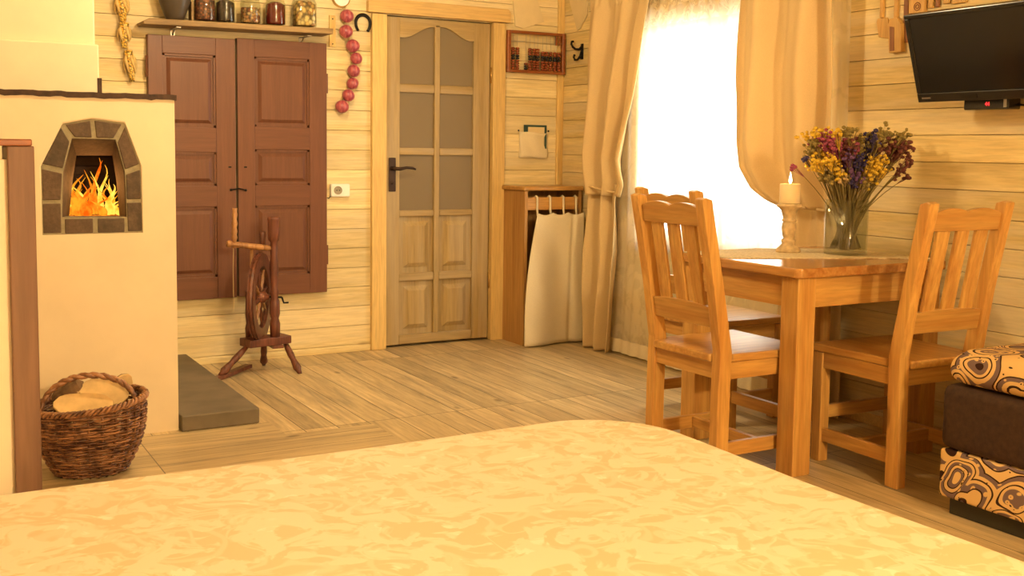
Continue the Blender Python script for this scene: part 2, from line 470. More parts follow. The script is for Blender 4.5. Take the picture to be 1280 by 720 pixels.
M['bead_b'] = plain('black_bead', (.008,.008,.012,1), .2, bstr=0)
M['bead_g'] = plain('grey_bead', (.35,.30,.22,1), .4, bstr=0)
M['teal'] = plain('dark_teal_card', (.03,.07,.06,1), .7)
M['stem'] = plain('dry_olive_stem', (.22,.16,.05,1), .8, var=.4)
M['plate'] = plain('white_glaze', (.85,.85,.82,1), .2, bstr=0)

# ------------------------------------------------------------------ room
XR, YB, ZC, XL, YF = 3.70, 5.88, 2.62, -2.2, -2.4
ZB, PB = .040, .1137   # first groove height, board pitch on the back wall
ZR, PR = .067, .1095

def board_wall(bm, horizontal, a0, a1, z0, z1, plane, zb, pitch, sign, hole=None):
    """tongue and groove boards; `plane` is the face; boards run along the wall"""
    z = zb
    edges = []
    while z > z0: z -= pitch
    while z < z1:
        lo, hi = max(z, z0)+.0011, min(z+pitch, z1)-.0011
        if hi > lo:
            segs = [(a0, a1)]
            if hole and not (hi <= hole[2] or lo >= hole[3]):
                segs = [(a0, hole[0]), (hole[1], a1)]
            for s0, s1 in segs:
                # staggered butt joints
                if horizontal:
                    poly = [(s0, lo), (s1, lo), (s1, hi), (s0, hi)]
                    b = add_box(bm, s0, s1, plane, plane+.02, lo, hi)
                else:
                    b = add_box(bm, plane, plane+.02, s0, s1, lo, hi)
        z += pitch

# back wall
bm = BM(); board_wall(bm, True, XL, XR+.02, 0, ZC, YB, ZB, PB, 1, hole=(2.47, 3.20, -1, 1.965))
# filler boards above the door up to the lintel joint
w = struct('wall_back', bm, M['wall_x'], bevel=.0018)
bm = BM(); add_box(bm, XL, 2.47, YB+.018, YB+.10, 0, ZC); add_box(bm, 3.20, XR+.1, YB+.018, YB+.10, 0, ZC); add_box(bm, 2.47, 3.20, YB+.018, YB+.10, 1.965, ZC); add_box(bm, 2.4, 3.3, YB+.1, YB+.12, 0, 2.2)
struct('trim_1', bm, M['wall_x'])
# right wall with the window opening
WY0, WY1, WZ0, WZ1 = 3.62, 5.06, .665, 1.93
bm = BM(); board_wall(bm, False, YF, YB, 0, ZC, XR, ZR, PR, 1, hole=(WY0, WY1, WZ0, WZ1))
struct('wall_right', bm, M['wall_y'], bevel=.0018)
bm = BM()
add_box(bm, XR+.018, XR+.10, YF, WY0, 0, ZC); add_box(bm, XR+.018, XR+.10, WY1, YB+.1, 0, ZC)
add_box(bm, XR+.018, XR+.10, WY0, WY1, 0, WZ0); add_box(bm, XR+.018, XR+.10, WY0, WY1, WZ1, ZC)
struct('trim_2', bm, M['wall_y'])
# other walls, ceiling (behind and above the camera)
bm = BM(); add_box(bm, XL-.1, XL, YF, YB, 0, ZC); struct('wall_left', bm, M['plaster'])
bm = BM(); add_box(bm, XL-.1, XR+.1, YF-.1, YF, 0, ZC); struct('wall_front', bm, M['plaster'])
bm = BM(); add_box(bm, XL-.1, XR+.1, YF-.1, YB+.1, ZC, ZC+.1); struct('ceiling', bm, M['wall_x'])
# floor: long planks, with a cross-laid strip in front of the stove
bm = BM()
XF, YFc = 1.36, 4.50
def quad(x0, x1, y0, y1, mi):
    f = bm.faces.new([bm.verts.new(p) for p in ((x0,y0,0),(x1,y0,0),(x1,y1,0),(x0,y1,0))]); f.material_index = mi
X2, Y2 = 1.75, 4.27
quad(XL-.1, XR+.1, YFc, YB+.1, 0); quad(XF, XR+.1, Y2, YFc, 0); quad(X2, XR+.1, YF-.1, Y2, 0); quad(XL-.1, XF, Y2, YFc, 1); quad(XL-.1, X2, YF-.1, Y2, 1)
quad_b = add_box(bm, XL-.1, XR+.1, YF-.1, YB+.1, -.1, -.01)
struct('floor', bm, [M['floor_y'], M['floor_x']])
# baseboard and corner trims
bm = BM(); add_box(bm, 1.0, 2.388, YB-.012, YB, 0, .035); struct('baseboard_back', bm, M['wall_x'], bevel=.003)
bm = BM(); add_box(bm, XR-.012, XR, .2, 5.8, 0, .05); struct('baseboard_right', bm, M['trim_x'], bevel=.003)
bm = BM(); add_box(bm, 3.655, XR, YB-.02, YB, .97, ZC); struct('trim_3', bm, M['trim_z'], bevel=.004)

# ---- door casing
bm = BM()
add_box(bm, 2.388, 2.480, YB-.028, YB+.02, 0, 1.963)
add_box(bm, 3.185, 3.270, YB-.028, YB+.02, 0, 1.963)
struct('trim_4', bm, M['trim_z'], bevel=.004)
bm = BM()
add_prism(bm, [(2.36,1.968),(3.295,1.968),(3.295,2.03),(3.28,2.05),(2.375,2.05),(2.36,2.03)], YB-.040, YB+.0)
struct('trim_5', bm, M['trim_x'], bevel=.004)

# ---- door leaf
DY = YB+.012   # face of the leaf frame, recessed in the casing
door = thing('door_1', 'grey-stained wooden door with six brown glass panes and four raised panels', 'door', (2.83, DY, 0))
door['kind'] = 'structure'
del door['label']; del door['category']
def wobj(name, bm, m, t, **k): return obj(name, bm, m, t, world=True, **k)
# stiles
for a, b_ in ((2.487, 2.578), (3.068, 3.180)):
    bm = BM(); add_box(bm, a, b_, DY, DY+.04, .014, 1.958); wobj('stile', bm, M['door_z'], door, bevel=.002)
bm = BM(); add_box(bm, 2.806, 2.842, DY, DY+.04, .07, 1.93); wobj('mullion', bm, M['door_z'], door, bevel=.006)
# arched top rail
arch = lambda x: 1.842+.071*(.5-.5*math.cos(PI*min(1, max(0, (x-2.60)/(2.79-2.60))))) if x < 2.82 else 1.846+.071*(.5-.5*math.cos(PI*min(1, max(0, (3.045-x)/(3.045-2.86)))))
bm = BM()
xs = [2.578+(3.068-2.578)*i/40 for i in range(41)]
for i in range(40):
    a, b_ = xs[i], xs[i+1]
    add_prism(bm, [(a, arch(a)), (b_, arch(b_)), (b_, 1.958), (a, 1.958)], DY, DY+.04)
bmesh.ops.remove_doubles(bm, verts=bm.verts, dist=1e-5)
wobj('top_rail', bm, M['door_x'], door)
for z0, z1 in ((1.521,1.572),(1.151,1.195),(.785,.822),(.396,.444),(.014,.072)):
    for a, b_ in ((2.578, 2.806), (2.842, 3.068)):
        if z0 < .05 and a > 2.7: continue
        if z0 < .05: a, b_ = 2.578, 3.068
        bm = BM(); add_box(bm, a, b_, DY, DY+.04, z0, z1); wobj('rail', bm, M['door_x'], door, bevel=.006)
# beads round the panes + panes
for z0, z1, top in ((1.572,1.93,True),(1.195,1.521,False),(.822,1.151,False)):
    for a, b_ in ((2.578, 2.806), (2.842, 3.068)):
        bm = BM(); add_box(bm, a-.005, b_+.005, DY+.018, DY+.024, z0-.005, z1+.005); wobj('glass_pane', bm, M['frost'], door)
for z0, z1 in ((.444,.785),(.072,.396)):
    for a, b_ in ((2.578, 2.806), (2.842, 3.068)):
        bm = BM()
        add_box(bm, a, b_, DY+.020, DY+.026, z0, z1)
        i0, i1 = .032, .060
        v = [bm.verts.new(p) for p in ((a+i0,DY+.020,z0+i0),(b_-i0,DY+.020,z0+i0),(b_-i0,DY+.020,z1-i0),(a+i0,DY+.020,z1-i0),
                                     (a+i1,DY+.004,z0+i1),(b_-i1,DY+.004,z0+i1),(b_-i1,DY+.004,z1-i1),(a+i1,DY+.004,z1-i1))]
        for q in ((0,1,5,4),(1,2,6,5),(2,3,7,6),(3,0,4,7),(4,5,6,7)): bm.faces.new([v[k] for k in q])
        wobj('raised_panel', bm, M['door_z'], door)
# handle
bm = BM(); add_box(bm, 2.506, 2.552, DY-.008, DY, .935, 1.135); h = wobj('handle_plate', bm, M['iron_handle'], door, bevel=.008)
bm = BM()
add_tube(bm, [(2.529,DY-.005,1.072),(2.529,DY-.045,1.072)], [.013,.010], 12)
add_tube(bm, [(2.524,DY-.045,1.072),(2.56,DY-.048,1.070),(2.60,DY-.05,1.078),(2.64,DY-.048,1.076),(2.662,DY-.045,1.068)], [.011,.010,.008,.008,.006], 10)
add_tube(bm, [(2.529,DY-.012,.985),(2.529,DY-.006,.985)], [.008,.010], 10)
wobj('lever', bm, M['iron_handle'], door, smooth=True)
for z in (1.645, .378):
    bm = BM(); add_tube(bm, [(3.184,DY-.010,z-.048),(3.184,DY-.010,z+.048)], .008, 10); wobj('hinge', bm, M['brass'], door, smooth=True)

# ---- window (frame, glass, sill) behind the sheer
win = thing('window_1', 'w', 'w', (XR+.06, (WY0+WY1)/2, WZ0)); win['kind'] = 'structure'; del win['label']; del win['category']
M['winwhite'] = plain('white_painted_frame', (.75,.68,.55,1), .4, bstr=0)
def ring(bm, y0, y1, z0, z1, w, x0, x1):
    add_box(bm, x0, x1, y0, y1, z0, z0+w); add_box(bm, x0, x1, y0, y1, z1-w, z1)
    add_box(bm, x0, x1, y0, y0+w, z0+w, z1-w); add_box(bm, x0, x1, y1-w, y1, z0+w, z1-w)
bm = BM(); ring(bm, WY0, WY1, WZ0, WZ1, .045, XR+.04, XR+.10); wobj('window_frame', bm, M['winwhite'], win, bevel=.003)
for a, b_ in ((WY0+.045, 4.34), (4.36, WY1-.045)):
    bm = BM(); ring(bm, a, b_, WZ0+.045, WZ1-.045, .04, XR+.05, XR+.09); wobj('sash', bm, M['winwhite'], win, bevel=.003)
    bm = BM(); add_box(bm, XR+.068, XR+.072, a+.04, b_-.04, WZ0+.085, WZ1-.085); wobj('window_pane', bm, M['glass'], win)
bm = BM(); add_box(bm, XR-.012, XR+.04, WY0, WY1, WZ0-.02, WZ0); wobj('window_sill', bm, M['redcap'], win, bevel=.004)
bm = BM()
add_box(bm, XR-.006, XR, WY0-.08, WY0, WZ0-.03, WZ1+.09); add_box(bm, XR-.006, XR, WY1, WY1+.08, WZ0-.03, WZ1+.09); add_box(bm, XR-.006, XR, WY0, WY1, WZ1, WZ1+.09)
struct('trim_6', bm, M['trim_z'], bevel=.003)

# ------------------------------------------------------------------ masonry stove
YS = 4.54
stove = thing('masonry_stove', 'cream plastered masonry stove with a brick-framed arched fire opening', 'stove', (.2, 5.0, 0))
OUT = [(.476,.835),(.476,1.103),(.557,1.269),(.663,1.291),(.790,1.277),(.849,1.108),(.853,.835)]
INN = [(.549,.903),(.557,1.082),(.591,1.213),(.755,1.211),(.788,1.082),(.793,.900)]
bm = BM()
# front face with a hole, made of strips
X0, X1, Z0, Z1 = -1.4, .985, 0, 1.378
def front_sheet(y):
    tri = []
    o = OUT
    def f(*p): bm.faces.new([bm.verts.new((a, y, c)) for a, c in p])
    f((X0,Z0),(X1,Z0),(X1,.835),(X0,.835))
    f((X0,.835),(.476,.835),(.476,1.103),(.557,1.269),(.557,Z1),(X0,Z1))
    f((.557,1.269),(.663,1.291),(.790,1.277),(.790,Z1),(.557,Z1))
    f((.790,1.277),(.849,1.108),(.853,.835),(X1,.835),(X1,Z1),(.790,Z1))
front_sheet(YS)
n = len(OUT)
for i in range(n):
    a, b_ = OUT[i], OUT[(i+1) % n]
    bm.faces.new([bm.verts.new(p) for p in ((a[0],YS,a[1]),(b_[0],YS,b_[1]),(b_[0],YS+.05,b_[1]),(a[0],YS+.05,a[1]))])
# sides, back and top
for q in (((X1,YS,0),(X1,YB-.02,0),(X1,YB-.02,Z1),(X1,YS,Z1)), ((X0,YS,0),(X0,YB-.02,0),(X0,YB-.02,Z1),(X0,YS,Z1)),
          ((X0,YB-.02,0),(X1,YB-.02,0),(X1,YB-.02,Z1),(X0,YB-.02,Z1)), ((X0,YS,Z1),(X1,YS,Z1),(X1,YB-.02,Z1),(X0,YB-.02,Z1))):
    bm.faces.new([bm.verts.new(p) for p in q])
bmesh.ops.remove_doubles(bm, verts=bm.verts, dist=1e-5)
body = wobj('stove_body', bm, M['plaster'], stove, bevel=.006)
# brick surround
def shrink(poly, d):
    cx = sum(p[0] for p in poly)/len(poly); cz = sum(p[1] for p in poly)/len(poly)
    return [(p[0]+(cx-p[0])/max(math.hypot(cx-p[0],cz-p[1]),1e-6)*d, p[1]+(cz-p[1])/max(math.hypot(cx-p[0],cz-p[1]),1e-6)*d) for p in poly]
blocks = [[(.476,.835),(.549,.835),(.549,.965),(.476,.965)], [(.476,.965),(.549,.965),(.557,1.082),(.476,1.100)],
          [(.476,1.108),(.557,1.088),(.588,1.205),(.553,1.262)], [(.562,1.268),(.596,1.213),(.672,1.213),(.666,1.289)],
          [(.670,1.290),(.676,1.213),(.752,1.211),(.786,1.276)], [(.790,1.270),(.757,1.205),(.788,1.085),(.848,1.108)],
          [(.788,1.078),(.849,1.098),(.852,.965),(.790,.965)], [(.790,.965),(.852,.965),(.853,.835),(.793,.835)],
          [(.552,.835),(.670,.835),(.670,.900),(.552,.900)], [(.674,.835),(.790,.835),(.790,.900),(.674,.900)]]
bm = BM()
for p in blocks: add_prism(bm, shrink(p, .008), YS+.004, YS+.09)
wobj('brick_surround', bm, M['bricks'], stove, bevel=.003)
bm = BM()   # mortar bed behind the blocks
MI = [(.549,.903),(.557,1.082),(.591,1.213),(.672,1.213),(.755,1.211),(.788,1.082),(.793,.900)]
MO = [(.476,.835),(.476,1.103),(.557,1.269),(.663,1.291),(.790,1.277),(.849,1.108),(.853,.835)]
for i in range(6): add_prism(bm, [MO[i], MO[i+1], MI[i+1], MI[i]], YS+.007, YS+.085)
add_prism(bm, [(.476,.835),(.853,.835),(.793,.900),(.549,.903)], YS+.007, YS+.085)
wobj('mortar_joints', bm, M['mortar'], stove)
# metal throat + firebox
def dp(p, y): # same sight line deeper in the reveal
    k = y/YS
    return (p[0]*k, 1.19+(p[1]-1.19)*k)
INF = [(.570,.905),(.604,1.148),(.742,1.149),(.765,.902)]
T0 = [INN[0], INN[1], INN[2], INN[3], INN[4], INN[5]]
T1 = [dp(p, 4.72) for p in ((.572,.905),(.588,1.05),(.604,1.148),(.742,1.149),(.755,1.05),(.765,.902))]
bm = BM()
for i in range(6):
    j = (i+1) % 6
    bm.faces.new([bm.verts.new(p) for p in ((T0[i][0],YS+.02,T0[i][1]),(T0[j][0],YS+.02,T0[j][1]),(T1[j][0],4.72,T1[j][1]),(T1[i][0],4.72,T1[i][1]))])
wobj('reveal', bm, M['bricks'], stove, solid=.004)
bm = BM()
fx0, fx1, fz0, fz1, fy = .54, .85, .88, 1.22, 5.05
for q in (((fx0,4.72,fz0),(fx1,4.72,fz0),(fx1,fy,fz0),(fx0,fy,fz0)), ((fx0,4.72,fz1),(fx1,4.72,fz1),(fx1,fy,fz1),(fx0,fy,fz1)),
          ((fx0,4.72,fz0),(fx0,fy,fz0),(fx0,fy,fz1),(fx0,4.72,fz1)), ((fx1,4.72,fz0),(fx1,fy,fz0),(fx1,fy,fz1),(fx1,4.72,fz1)),
          ((fx0,fy,fz0),(fx1,fy,fz0),(fx1,fy,fz1),(fx0,fy,fz1))):
    bm.faces.new([bm.verts.new(p) for p in q])
for k in range(8):
    z = .90+k*.04
    add_box(bm, fx0, fx1, fy-.012, fy, z+.002, z+.034)
wobj('firebox', bm, M['soot'], stove)
# iron edge of the stove top
bm = BM()
xs = [X0+(X1+.008-X0)*i/120 for i in range(121)]
g = []
for x in xs:
    j = random.uniform(-.003,.003)
    g.append([bm.verts.new(p) for p in ((x,YS-.006,1.374+j),(x,YS-.006,1.396+j*.6),(x,YB-.03,1.396),(x,YB-.03,1.374))])
for i in range(120):
    for k in range(4): bm.faces.new([g[i][k], g[i+1][k], g[i+1][(k+1)%4], g[i][(k+1)%4]])
bm.faces.new(g[0]); bm.faces.new(g[-1][::-1])
wobj('stove_top', bm, M['irontop'], stove)
bm = BM(); add_box(bm, X0, .737, 4.90, YB-.02, 1.396, ZC); 
wobj('chimney_breast', bm, M['plaster'], stove, bevel=.006)
bm = BM(); add_box(bm, X0+.01, .747, 4.87, 5.3, 1.396, 1.612); wobj('chimney_ledge', bm, M['plaster'], stove, bevel=.006)
bm = BM(); add_box(bm, .699, .715, 4.60, 4.612, 1.396, 1.456); wobj('damper_bar', bm, M['irontop'], stove)
# fire
fire = thing('fire', 'orange flames burning inside the arched opening of the cream stove', 'fire', (.70, 4.86, .88))
def flame(cx, cy, h, w, seed, mat):
    rnd = random.Random(seed); bm = BM(); pts = []; rr = []
    ph, am = rnd.uniform(0, 6), rnd.uniform(.010, .022)
    for i in range(13):
        t = i/12
        pts.append((cx+am*math.sin(ph+t*6)*t*1.4, cy+am*math.cos(ph*2+t*5)*t, .895+h*t))
        rr.append(w*1.0*(.55+.6*math.sin(PI*min(1,t*1.5+.15)))*(1-t)**.7+.0006)
    add_tube(bm, pts, rr, 7)
    for k in range(2):   # side tongues
        t0 = rnd.uniform(.2,.6); s = rnd.choice((-1,1))
        b0 = Vector(pts[int(t0*12)])
        q = [b0+Vector((s*.018*u*(1+u), 0, h*.45*u)) for u in (0,.3,.6,1)]
        add_tube(bm, q, [w*.4,w*.35,w*.2,.0006], 6)
    wobj('flame', bm, mat, fire, smooth=True)
fl = [(.592,4.80,.15,.024),(.612,4.86,.19,.016),(.630,4.78,.09,.022),(.655,4.84,.12,.018),(.668,4.77,.11,.026),(.640,4.80,.17,.019),(.770,4.79,.13,.020),(.700,4.83,.16,.013),
      (.722,4.86,.24,.015),(.745,4.85,.21,.012),(.735,4.78,.07,.018),(.765,4.82,.12,.016),(.785,4.85,.15,.011),(.690,4.90,.13,.018),(.648,4.92,.15,.014),(.80,4.80,.06,.013)]
for i, (x, y, h, w_) in enumerate(fl): flame(x, y, h, w_, i+3, M['flame_hot'] if i % 3 == 0 else M['flame'])
bm = BM()
for k in range(40):
    add_ball(bm, (random.uniform(.58,.82), random.uniform(4.76,4.98), .888), random.uniform(.006,.014), 1)
wobj('embers', bm, M['ember'], fire)['kind'] = 'stuff'
for k, (a, b_) in enumerate((((.60,4.80,.905),(.78,4.95,.93)), ((.82,4.80,.905),(.66,4.97,.94)))):
    bm = BM(); add_tube(bm, [a, ((a[0]+b_[0])/2,(a[1]+b_[1])/2,(a[2]+b_[2])/2+.004), b_], [.016,.018,.015], 9)
    o = obj('burning_log', bm, M['soot'])
    tag(o, ['charred log sloping to the right inside the stove fire', 'charred log sloping to the left inside the stove fire'][k], 'log', 'logs burning in the stove')
# grey hearth slab
bm = BM(); add_box(bm, .99, 1.318, 4.50, YB-.015, 0, .068)
tag(obj('hearth_slab', bm, M['slab'], bevel=.006), 'low grey stone slab on the floor along the stove side', 'slab')

# ------------------------------------------------------------------ low partition end with brown board, left of frame
part = thing('partition', 'waist-high cream partition ending in a tall brown wooden board', 'partition', (.0, 2.62, 0))
bm = BM(); add_box(bm, -.9, .2035, 2.60, 2.70, 0, 1.155); wobj('partition_panel', bm, M['plaster'], part)
bm = BM(); add_box(bm, .2035, .258, 2.58, 2.72, 0, 1.185); wobj('end_board', bm, M['post'], part, bevel=.003)
bm = BM(); add_box(bm, -.9, .2535, 2.575, 2.73, 1.185, 1.200); wobj('cap_board', bm, M['redcap'], part, bevel=.003)

# ------------------------------------------------------------------ brown double shutter doors on the wall
cab = thing('double_cupboard_door', 'pair of tall brown panelled wooden cupboard doors hung on board wall', 'cupboard door', (1.6, YB, .36))
def leaf(x0, x1, z0, z1, cols, rows):
    t = BM(); add_box(t, x0, x1, YB-.030, YB-.001, z0, z1)
    # frame pieces on top
    lf = wobj('door_leaf', t, M['brown_z'], cab)
    fr = BM()
    y0, y1 = YB-.045, YB-.030
    add_box(fr, x0, cols[0], y0, y1, z0, z1); wobj('leaf_stile', fr, M['brown_z'], lf, bevel=.002)
    fr = BM(); add_box(fr, cols[1], x1, y0, y1, z0, z1); wobj('leaf_stile', fr, M['brown_z'], lf, bevel=.002)
    zs = [z1]+[v for r in rows for v in r]+[z0]
    for i in range(0, len(zs), 2):
        fr = BM(); add_box(fr, cols[0], cols[1], y0, y1, zs[i+1], zs[i]); wobj('leaf_rail', fr, M['brown_x'], lf, bevel=.002)
    for (a, b_) in rows:
        p = BM(); X0_, X1_ = cols; e0, e1 = .022, .040
        add_box(p, X0_, X0_+.012, y1-.008, y1, b_, a); add_box(p, X1_-.012, X1_, y1-.008, y1, b_, a)
        add_box(p, X0_, X1_, y1-.008, y1, a-.012, a); add_box(p, X0_, X1_, y1-.008, y1, b_, b_+.012)
        v = [p.verts.new(q) for q in ((X0_+e0,y1-.0005,b_+e0),(X1_-e0,y1-.0005,b_+e0),(X1_-e0,y1-.0005,a-e0),(X0_+e0,y1-.0005,a-e0),
                                    (X0_+e1,y1-.011,b_+e1),(X1_-e1,y1-.011,b_+e1),(X1_-e1,y1-.011,a-e1),(X0_+e1,y1-.011,a-e1))]
        for q in ((0,1,5,4),(1,2,6,5),(2,3,7,6),(3,0,4,7),(4,5,6,7)): p.faces.new([v[k] for k in q])
        wobj('leaf_panel', p, M['brown_z'], lf)
leaf(1.135, 1.588, .365, 1.764, (1.208,1.484), ((1.672,1.288),(1.157,.976),(.864,.483)))
leaf(1.600, 2.106, .367, 1.772, (1.694,2.005), ((1.678,1.300),(1.175,.978),(.865,.478)))
for x, z in ((1.131,1.60),(1.131,.56),(2.110,1.55),(2.110,.58)):
    bm = BM(); add_tube(bm, [(x,YB-.034,z-.055),(x,YB-.034,z+.055)], .007, 8); wobj('hinge', bm, M['brown_z'], cab)
for x in (1.555, 1.640):
    bm = BM(); add_box(bm, x-.008, x+.008, YB-.047, YB-.045, 1.074, 1.082); wobj('keyhole', bm, M['black'], cab)
bm = BM(); add_tube(bm, [(1.56,YB-.05,.955),(1.60,YB-.062,.962),(1.64,YB-.05,.952)], .004, 8); add_ball(bm, (1.56,YB-.05,.955), .008); add_ball(bm, (1.64,YB-.05,.952), .008)
wobj('latch_hook', bm, M['black'], cab)

# ------------------------------------------------------------------ shelf with jars
shelf = thing('wall_shelf', 'rough wooden wall shelf above the brown cupboard doors holding jars', 'shelf', (1.6, YB-.09, 1.80))
bm = BM(); add_prism(bm, [(1.092,1.800),(2.095,1.812),(2.097,1.843),(1.60,1.837),(1.120,1.831),(1.088,1.815)], YB-.18, YB-.002)
wobj('board', bm, M['shelf'], shelf, bevel=.004)
for x in (1.27, 1.97):
    bm = BM()
    add_box(bm, x-.012, x+.012, YB-.15, YB-.003, 1.796, 1.800); add_box(bm, x-.012, x+.012, YB-.006, YB-.001, 1.765, 1.800)
    add_tube(bm, [(x,YB-.006,1.770),(x,YB-.05,1.798)], .004, 6)
    wobj('shelf_bracket', bm, M['steel'], shelf)
bm = BM(); add_box(bm, 2.134, 2.172, YB-.012, YB, 1.758, 1.935)
bar = obj('hanging_batten', bm, M['trim_z'], bevel=.003); tag(bar, 'short pale wooden batten nailed upright beside the shelf end', 'batten')
for z in (1.775, 1.915):
    bm = BM(); add_tube(bm, [(2.153,YB-.014,z),(2.153,YB-.010,z)], .004, 8); obj('nail_head', bm, M['black'], bar)

YJ = YB-.10
SH = lambda x: 1.8315+(x-1.12)*.0117   # shelf top height
pot = thing('clay_pot', 'dark brown glazed clay pot at the left end of the shelf', 'pot', (1.262, YJ, SH(1.262)))
bm = BM(); add_lathe(bm, [(.001,.0),(.042,.0),(.050,.02),(.066,.06),(.079,.10),(.082,.13),(.072,.17),(.052,.195),(.050,.21),(.058,.222),(.052,.222),(.044,.21),(.045,.19),(.06,.15),(.05,.05),(.001,.01)], 32)
obj('pot_body', bm, M['clay'], pot, smooth=True)
bm = BM(); add_box(bm, 1.340, 1.352, YJ-.03, YJ+.04, SH(1.33), SH(1.33)+.105)
tag(obj('wooden_block', bm, M['shelf'], bevel=.003), 'thin dark wooden block between the clay pot and the first jar', 'block')
def jar(name, x, r, h, cont, label, neck=.6, square=False, fill=.85):
    t = thing(name, label, 'jar', (x, YJ, SH(x)+.0006), 0, 'jars on the wall shelf')
    bm = BM()
    prof = [(r*.55,.003),(r*.94,.004),(r,.012),(r,h*.62),(r*.86,h*.74),(r*neck,h*.84),(r*neck,h)]
    inner = [(r*neck-.003,h),(r*neck-.003,h*.84),(r*.86-.003,h*.73),(r-.003,h*.61),(r-.003,.016),(r*.5,.008)]
    add_lathe(bm, [(.0005,.003)]+prof+inner+[(.0005,.008)], 28)
    if square:
        for v in bm.verts:
            a = math.atan2(v.co.y, v.co.x); q = 1/max(abs(math.cos(a)), abs(math.sin(a)))
            k = 1+(q-1)*.75
            v.co.x *= k*.92; v.co.y *= k*.92
    obj('jar_glass', bm, M['jarglass'], t, smooth=True)
    bm = BM()
    f = h*.8*fill
    add_lathe(bm, [(.0005,.010),(r-.006,.012),(r-.0045,.02),(r-.0045,min(f,h*.6)),(max(r*.5, r*neck-.006 if f > h*.6 else r-.008),f),(.0005,f+.004)], 28)
    if square:
        for v in bm.verts:
            a = math.atan2(v.co.y, v.co.x); q = 1/max(abs(math.cos(a)), abs(math.sin(a)))
            k = 1+(q-1)*.75; v.co.x *= k*.90; v.co.y *= k*.90
    obj('jar_contents', bm, cont, t, smooth=True)
    bm = BM(); add_lathe(bm, [(.0005,h+.012),(r*neck+.004,h+.012),(r*neck+.005,h+.008),(r*neck+.005,h-.008),(r*neck+.0015,h-.008),(r*neck+.0015,h+.004),(.0005,h+.004)], 28)
    obj('lid', bm, M['brass'], t, smooth=True)
    return t
jar('glass_jar', 1.416, .056, .19, M['berries'], 'glass jar of dark red dried berries, first of the jars from the left', .8)
jar('glass_jar', 1.524, .051, .18, M['blackcur'], 'bulbous glass jar of near-black berries, second of the jars', .6)
jar('glass_jar', 1.658, .055, .18, M['nuts'], 'glass jar of mixed nuts and seeds in the middle of the shelf', .6, fill=.62)
jar('glass_jar', 1.795, .056, .19, M['redjuice'], 'rounded jar of dark red preserve, fourth of the jars', .55)
jar('glass_jar', 1.955, .066, .21, M['apples'], 'large square glass jar of dried apple slices at shelf right end', .8, square=True)

# ------------------------------------------------------------------ corn, onions, horseshoe, plate, socket
def cob(x, z, l, r, tilt, label):
    t = thing('corn_cob', label, 'corn', (x, YB-.004-r*1.2, z), 0, 'dried corn cobs hanging on the wall')
    bm = BM(); prof = [(.0005,-l)]+[(r*(.35+.65*math.sin(PI*min(1,(i+1)/9*.62+.0))), -l+l*i/8) for i in range(9)]+[(.0005,.0)]
    add_lathe(bm, prof, 14)
    bm.transform(Matrix.Rotation(tilt, 4, 'Y')); obj('kernels', bm, M['kernel'], t, smooth=True)
    bm = BM()
    for k in range(5):
        a = 2*PI*k/5
        add_tube(bm, [(r*.5*math.cos(a), r*.5*math.sin(a), -.01),(r*1.15*math.cos(a), r*1.0*math.sin(a), -l*.3),(r*1.3*math.cos(a+.3), r*1.0*math.sin(a+.3), -l*.55),(r*1.1*math.cos(a+.5), r*.8*math.sin(a+.5), -l*.75)], [.004,.010,.007,.001], 5)
    add_tube(bm, [(0,0,0),(0,0,.03)], [.008,.004], 6)
    bm.transform(Matrix.Rotation(tilt, 4, 'Y')); obj('husk', bm, M['husk'], t, smooth=True)
cob(.990, 2.10, .13, .026, .05, 'dried corn cob cut off by the top of the photo')
cob(1.005, 1.96, .14, .027, -.1, 'thick yellow corn cob with husk near the top of the hanging string')
cob(1.022, 1.815, .13, .025, .0, 'middle dried corn cob hanging left of the shelf')
cob(1.040, 1.675, .16, .022, -.12, 'slim dried corn cob, lowest on the hanging string')
bm = BM(); add_tube(bm, [(.985,YB-.03,2.2),(1.0,YB-.03,1.95),(1.02,YB-.03,1.80),(1.04,YB-.03,1.66)], .003, 6)
tag(obj('hanging_string', bm, M['string']), 'straw string carrying the corn cobs on the board wall', 'string')
on = [(2.226,1.933,.040),(2.221,1.847,.040),(2.262,1.768,.040),(2.284,1.699,.036),(2.268,1.628,.038),(2.262,1.556,.036),(2.236,1.488,.037),(2.197,1.423,.040)]
ol = ['topmost red onion of the hanging string', 'second red onion from the top of the string', 'third red onion from the top, shifted right', 'fourth red onion down the hanging string', 'fifth red onion down the hanging string', 'sixth red onion down, paler skin', 'second lowest red onion of the string', 'lowest red onion hanging at the string end']
for i, (x, z, r) in enumerate(on):
    t = thing('red_onion', ol[i]+' beside the horseshoe and door', 'onion', (x, YB-.004-r, z), 0, 'red onions on the hanging string')
    bm = BM(); vs = add_ball(bm, (0,0,0), r*.99, 3, (1,1,.92))
    for v in bm.verts:
        q = abs(v.co.z)/r
        if q > .8: v.co.z *= 1+(q-.8)*.5
    bm.transform(Matrix.Rotation(random.uniform(-.6,.6), 4, 'Y')); obj('bulb', bm, M['onion'], t, smooth=True)
    bm = BM(); 
    for k in range(5): add_tube(bm, [(0,0,-r*.9),(random.uniform(-.012,.012),random.uniform(-.008,.008),-r*.9-.012)], .0012, 4)
    obj('roots', bm, M['string'], t)
bm = BM(); add_tube(bm, [(2.245,YB-.012,2.06)]+[(x-.004*(-1)**i,YB-.010,z+.03) for i, (x,z,r) in enumerate(on)]+[(2.195,YB-.010,1.42)], .006, 6)
tag(obj('onion_string', bm, M['string']), 'twisted straw string the red onions hang from', 'string')
bm = BM()
pts = []
for i in range(25):
    a = R(-52)+R(284)*i/24
    pts.append((2.337+.044*math.cos(a), YB-.010, 1.905+.046*math.sin(a)+(.0 if math.sin(a) > 0 else math.sin(a)*.012)))
rr = [.0075+.003*math.sin(PI*i/24) for i in range(25)]
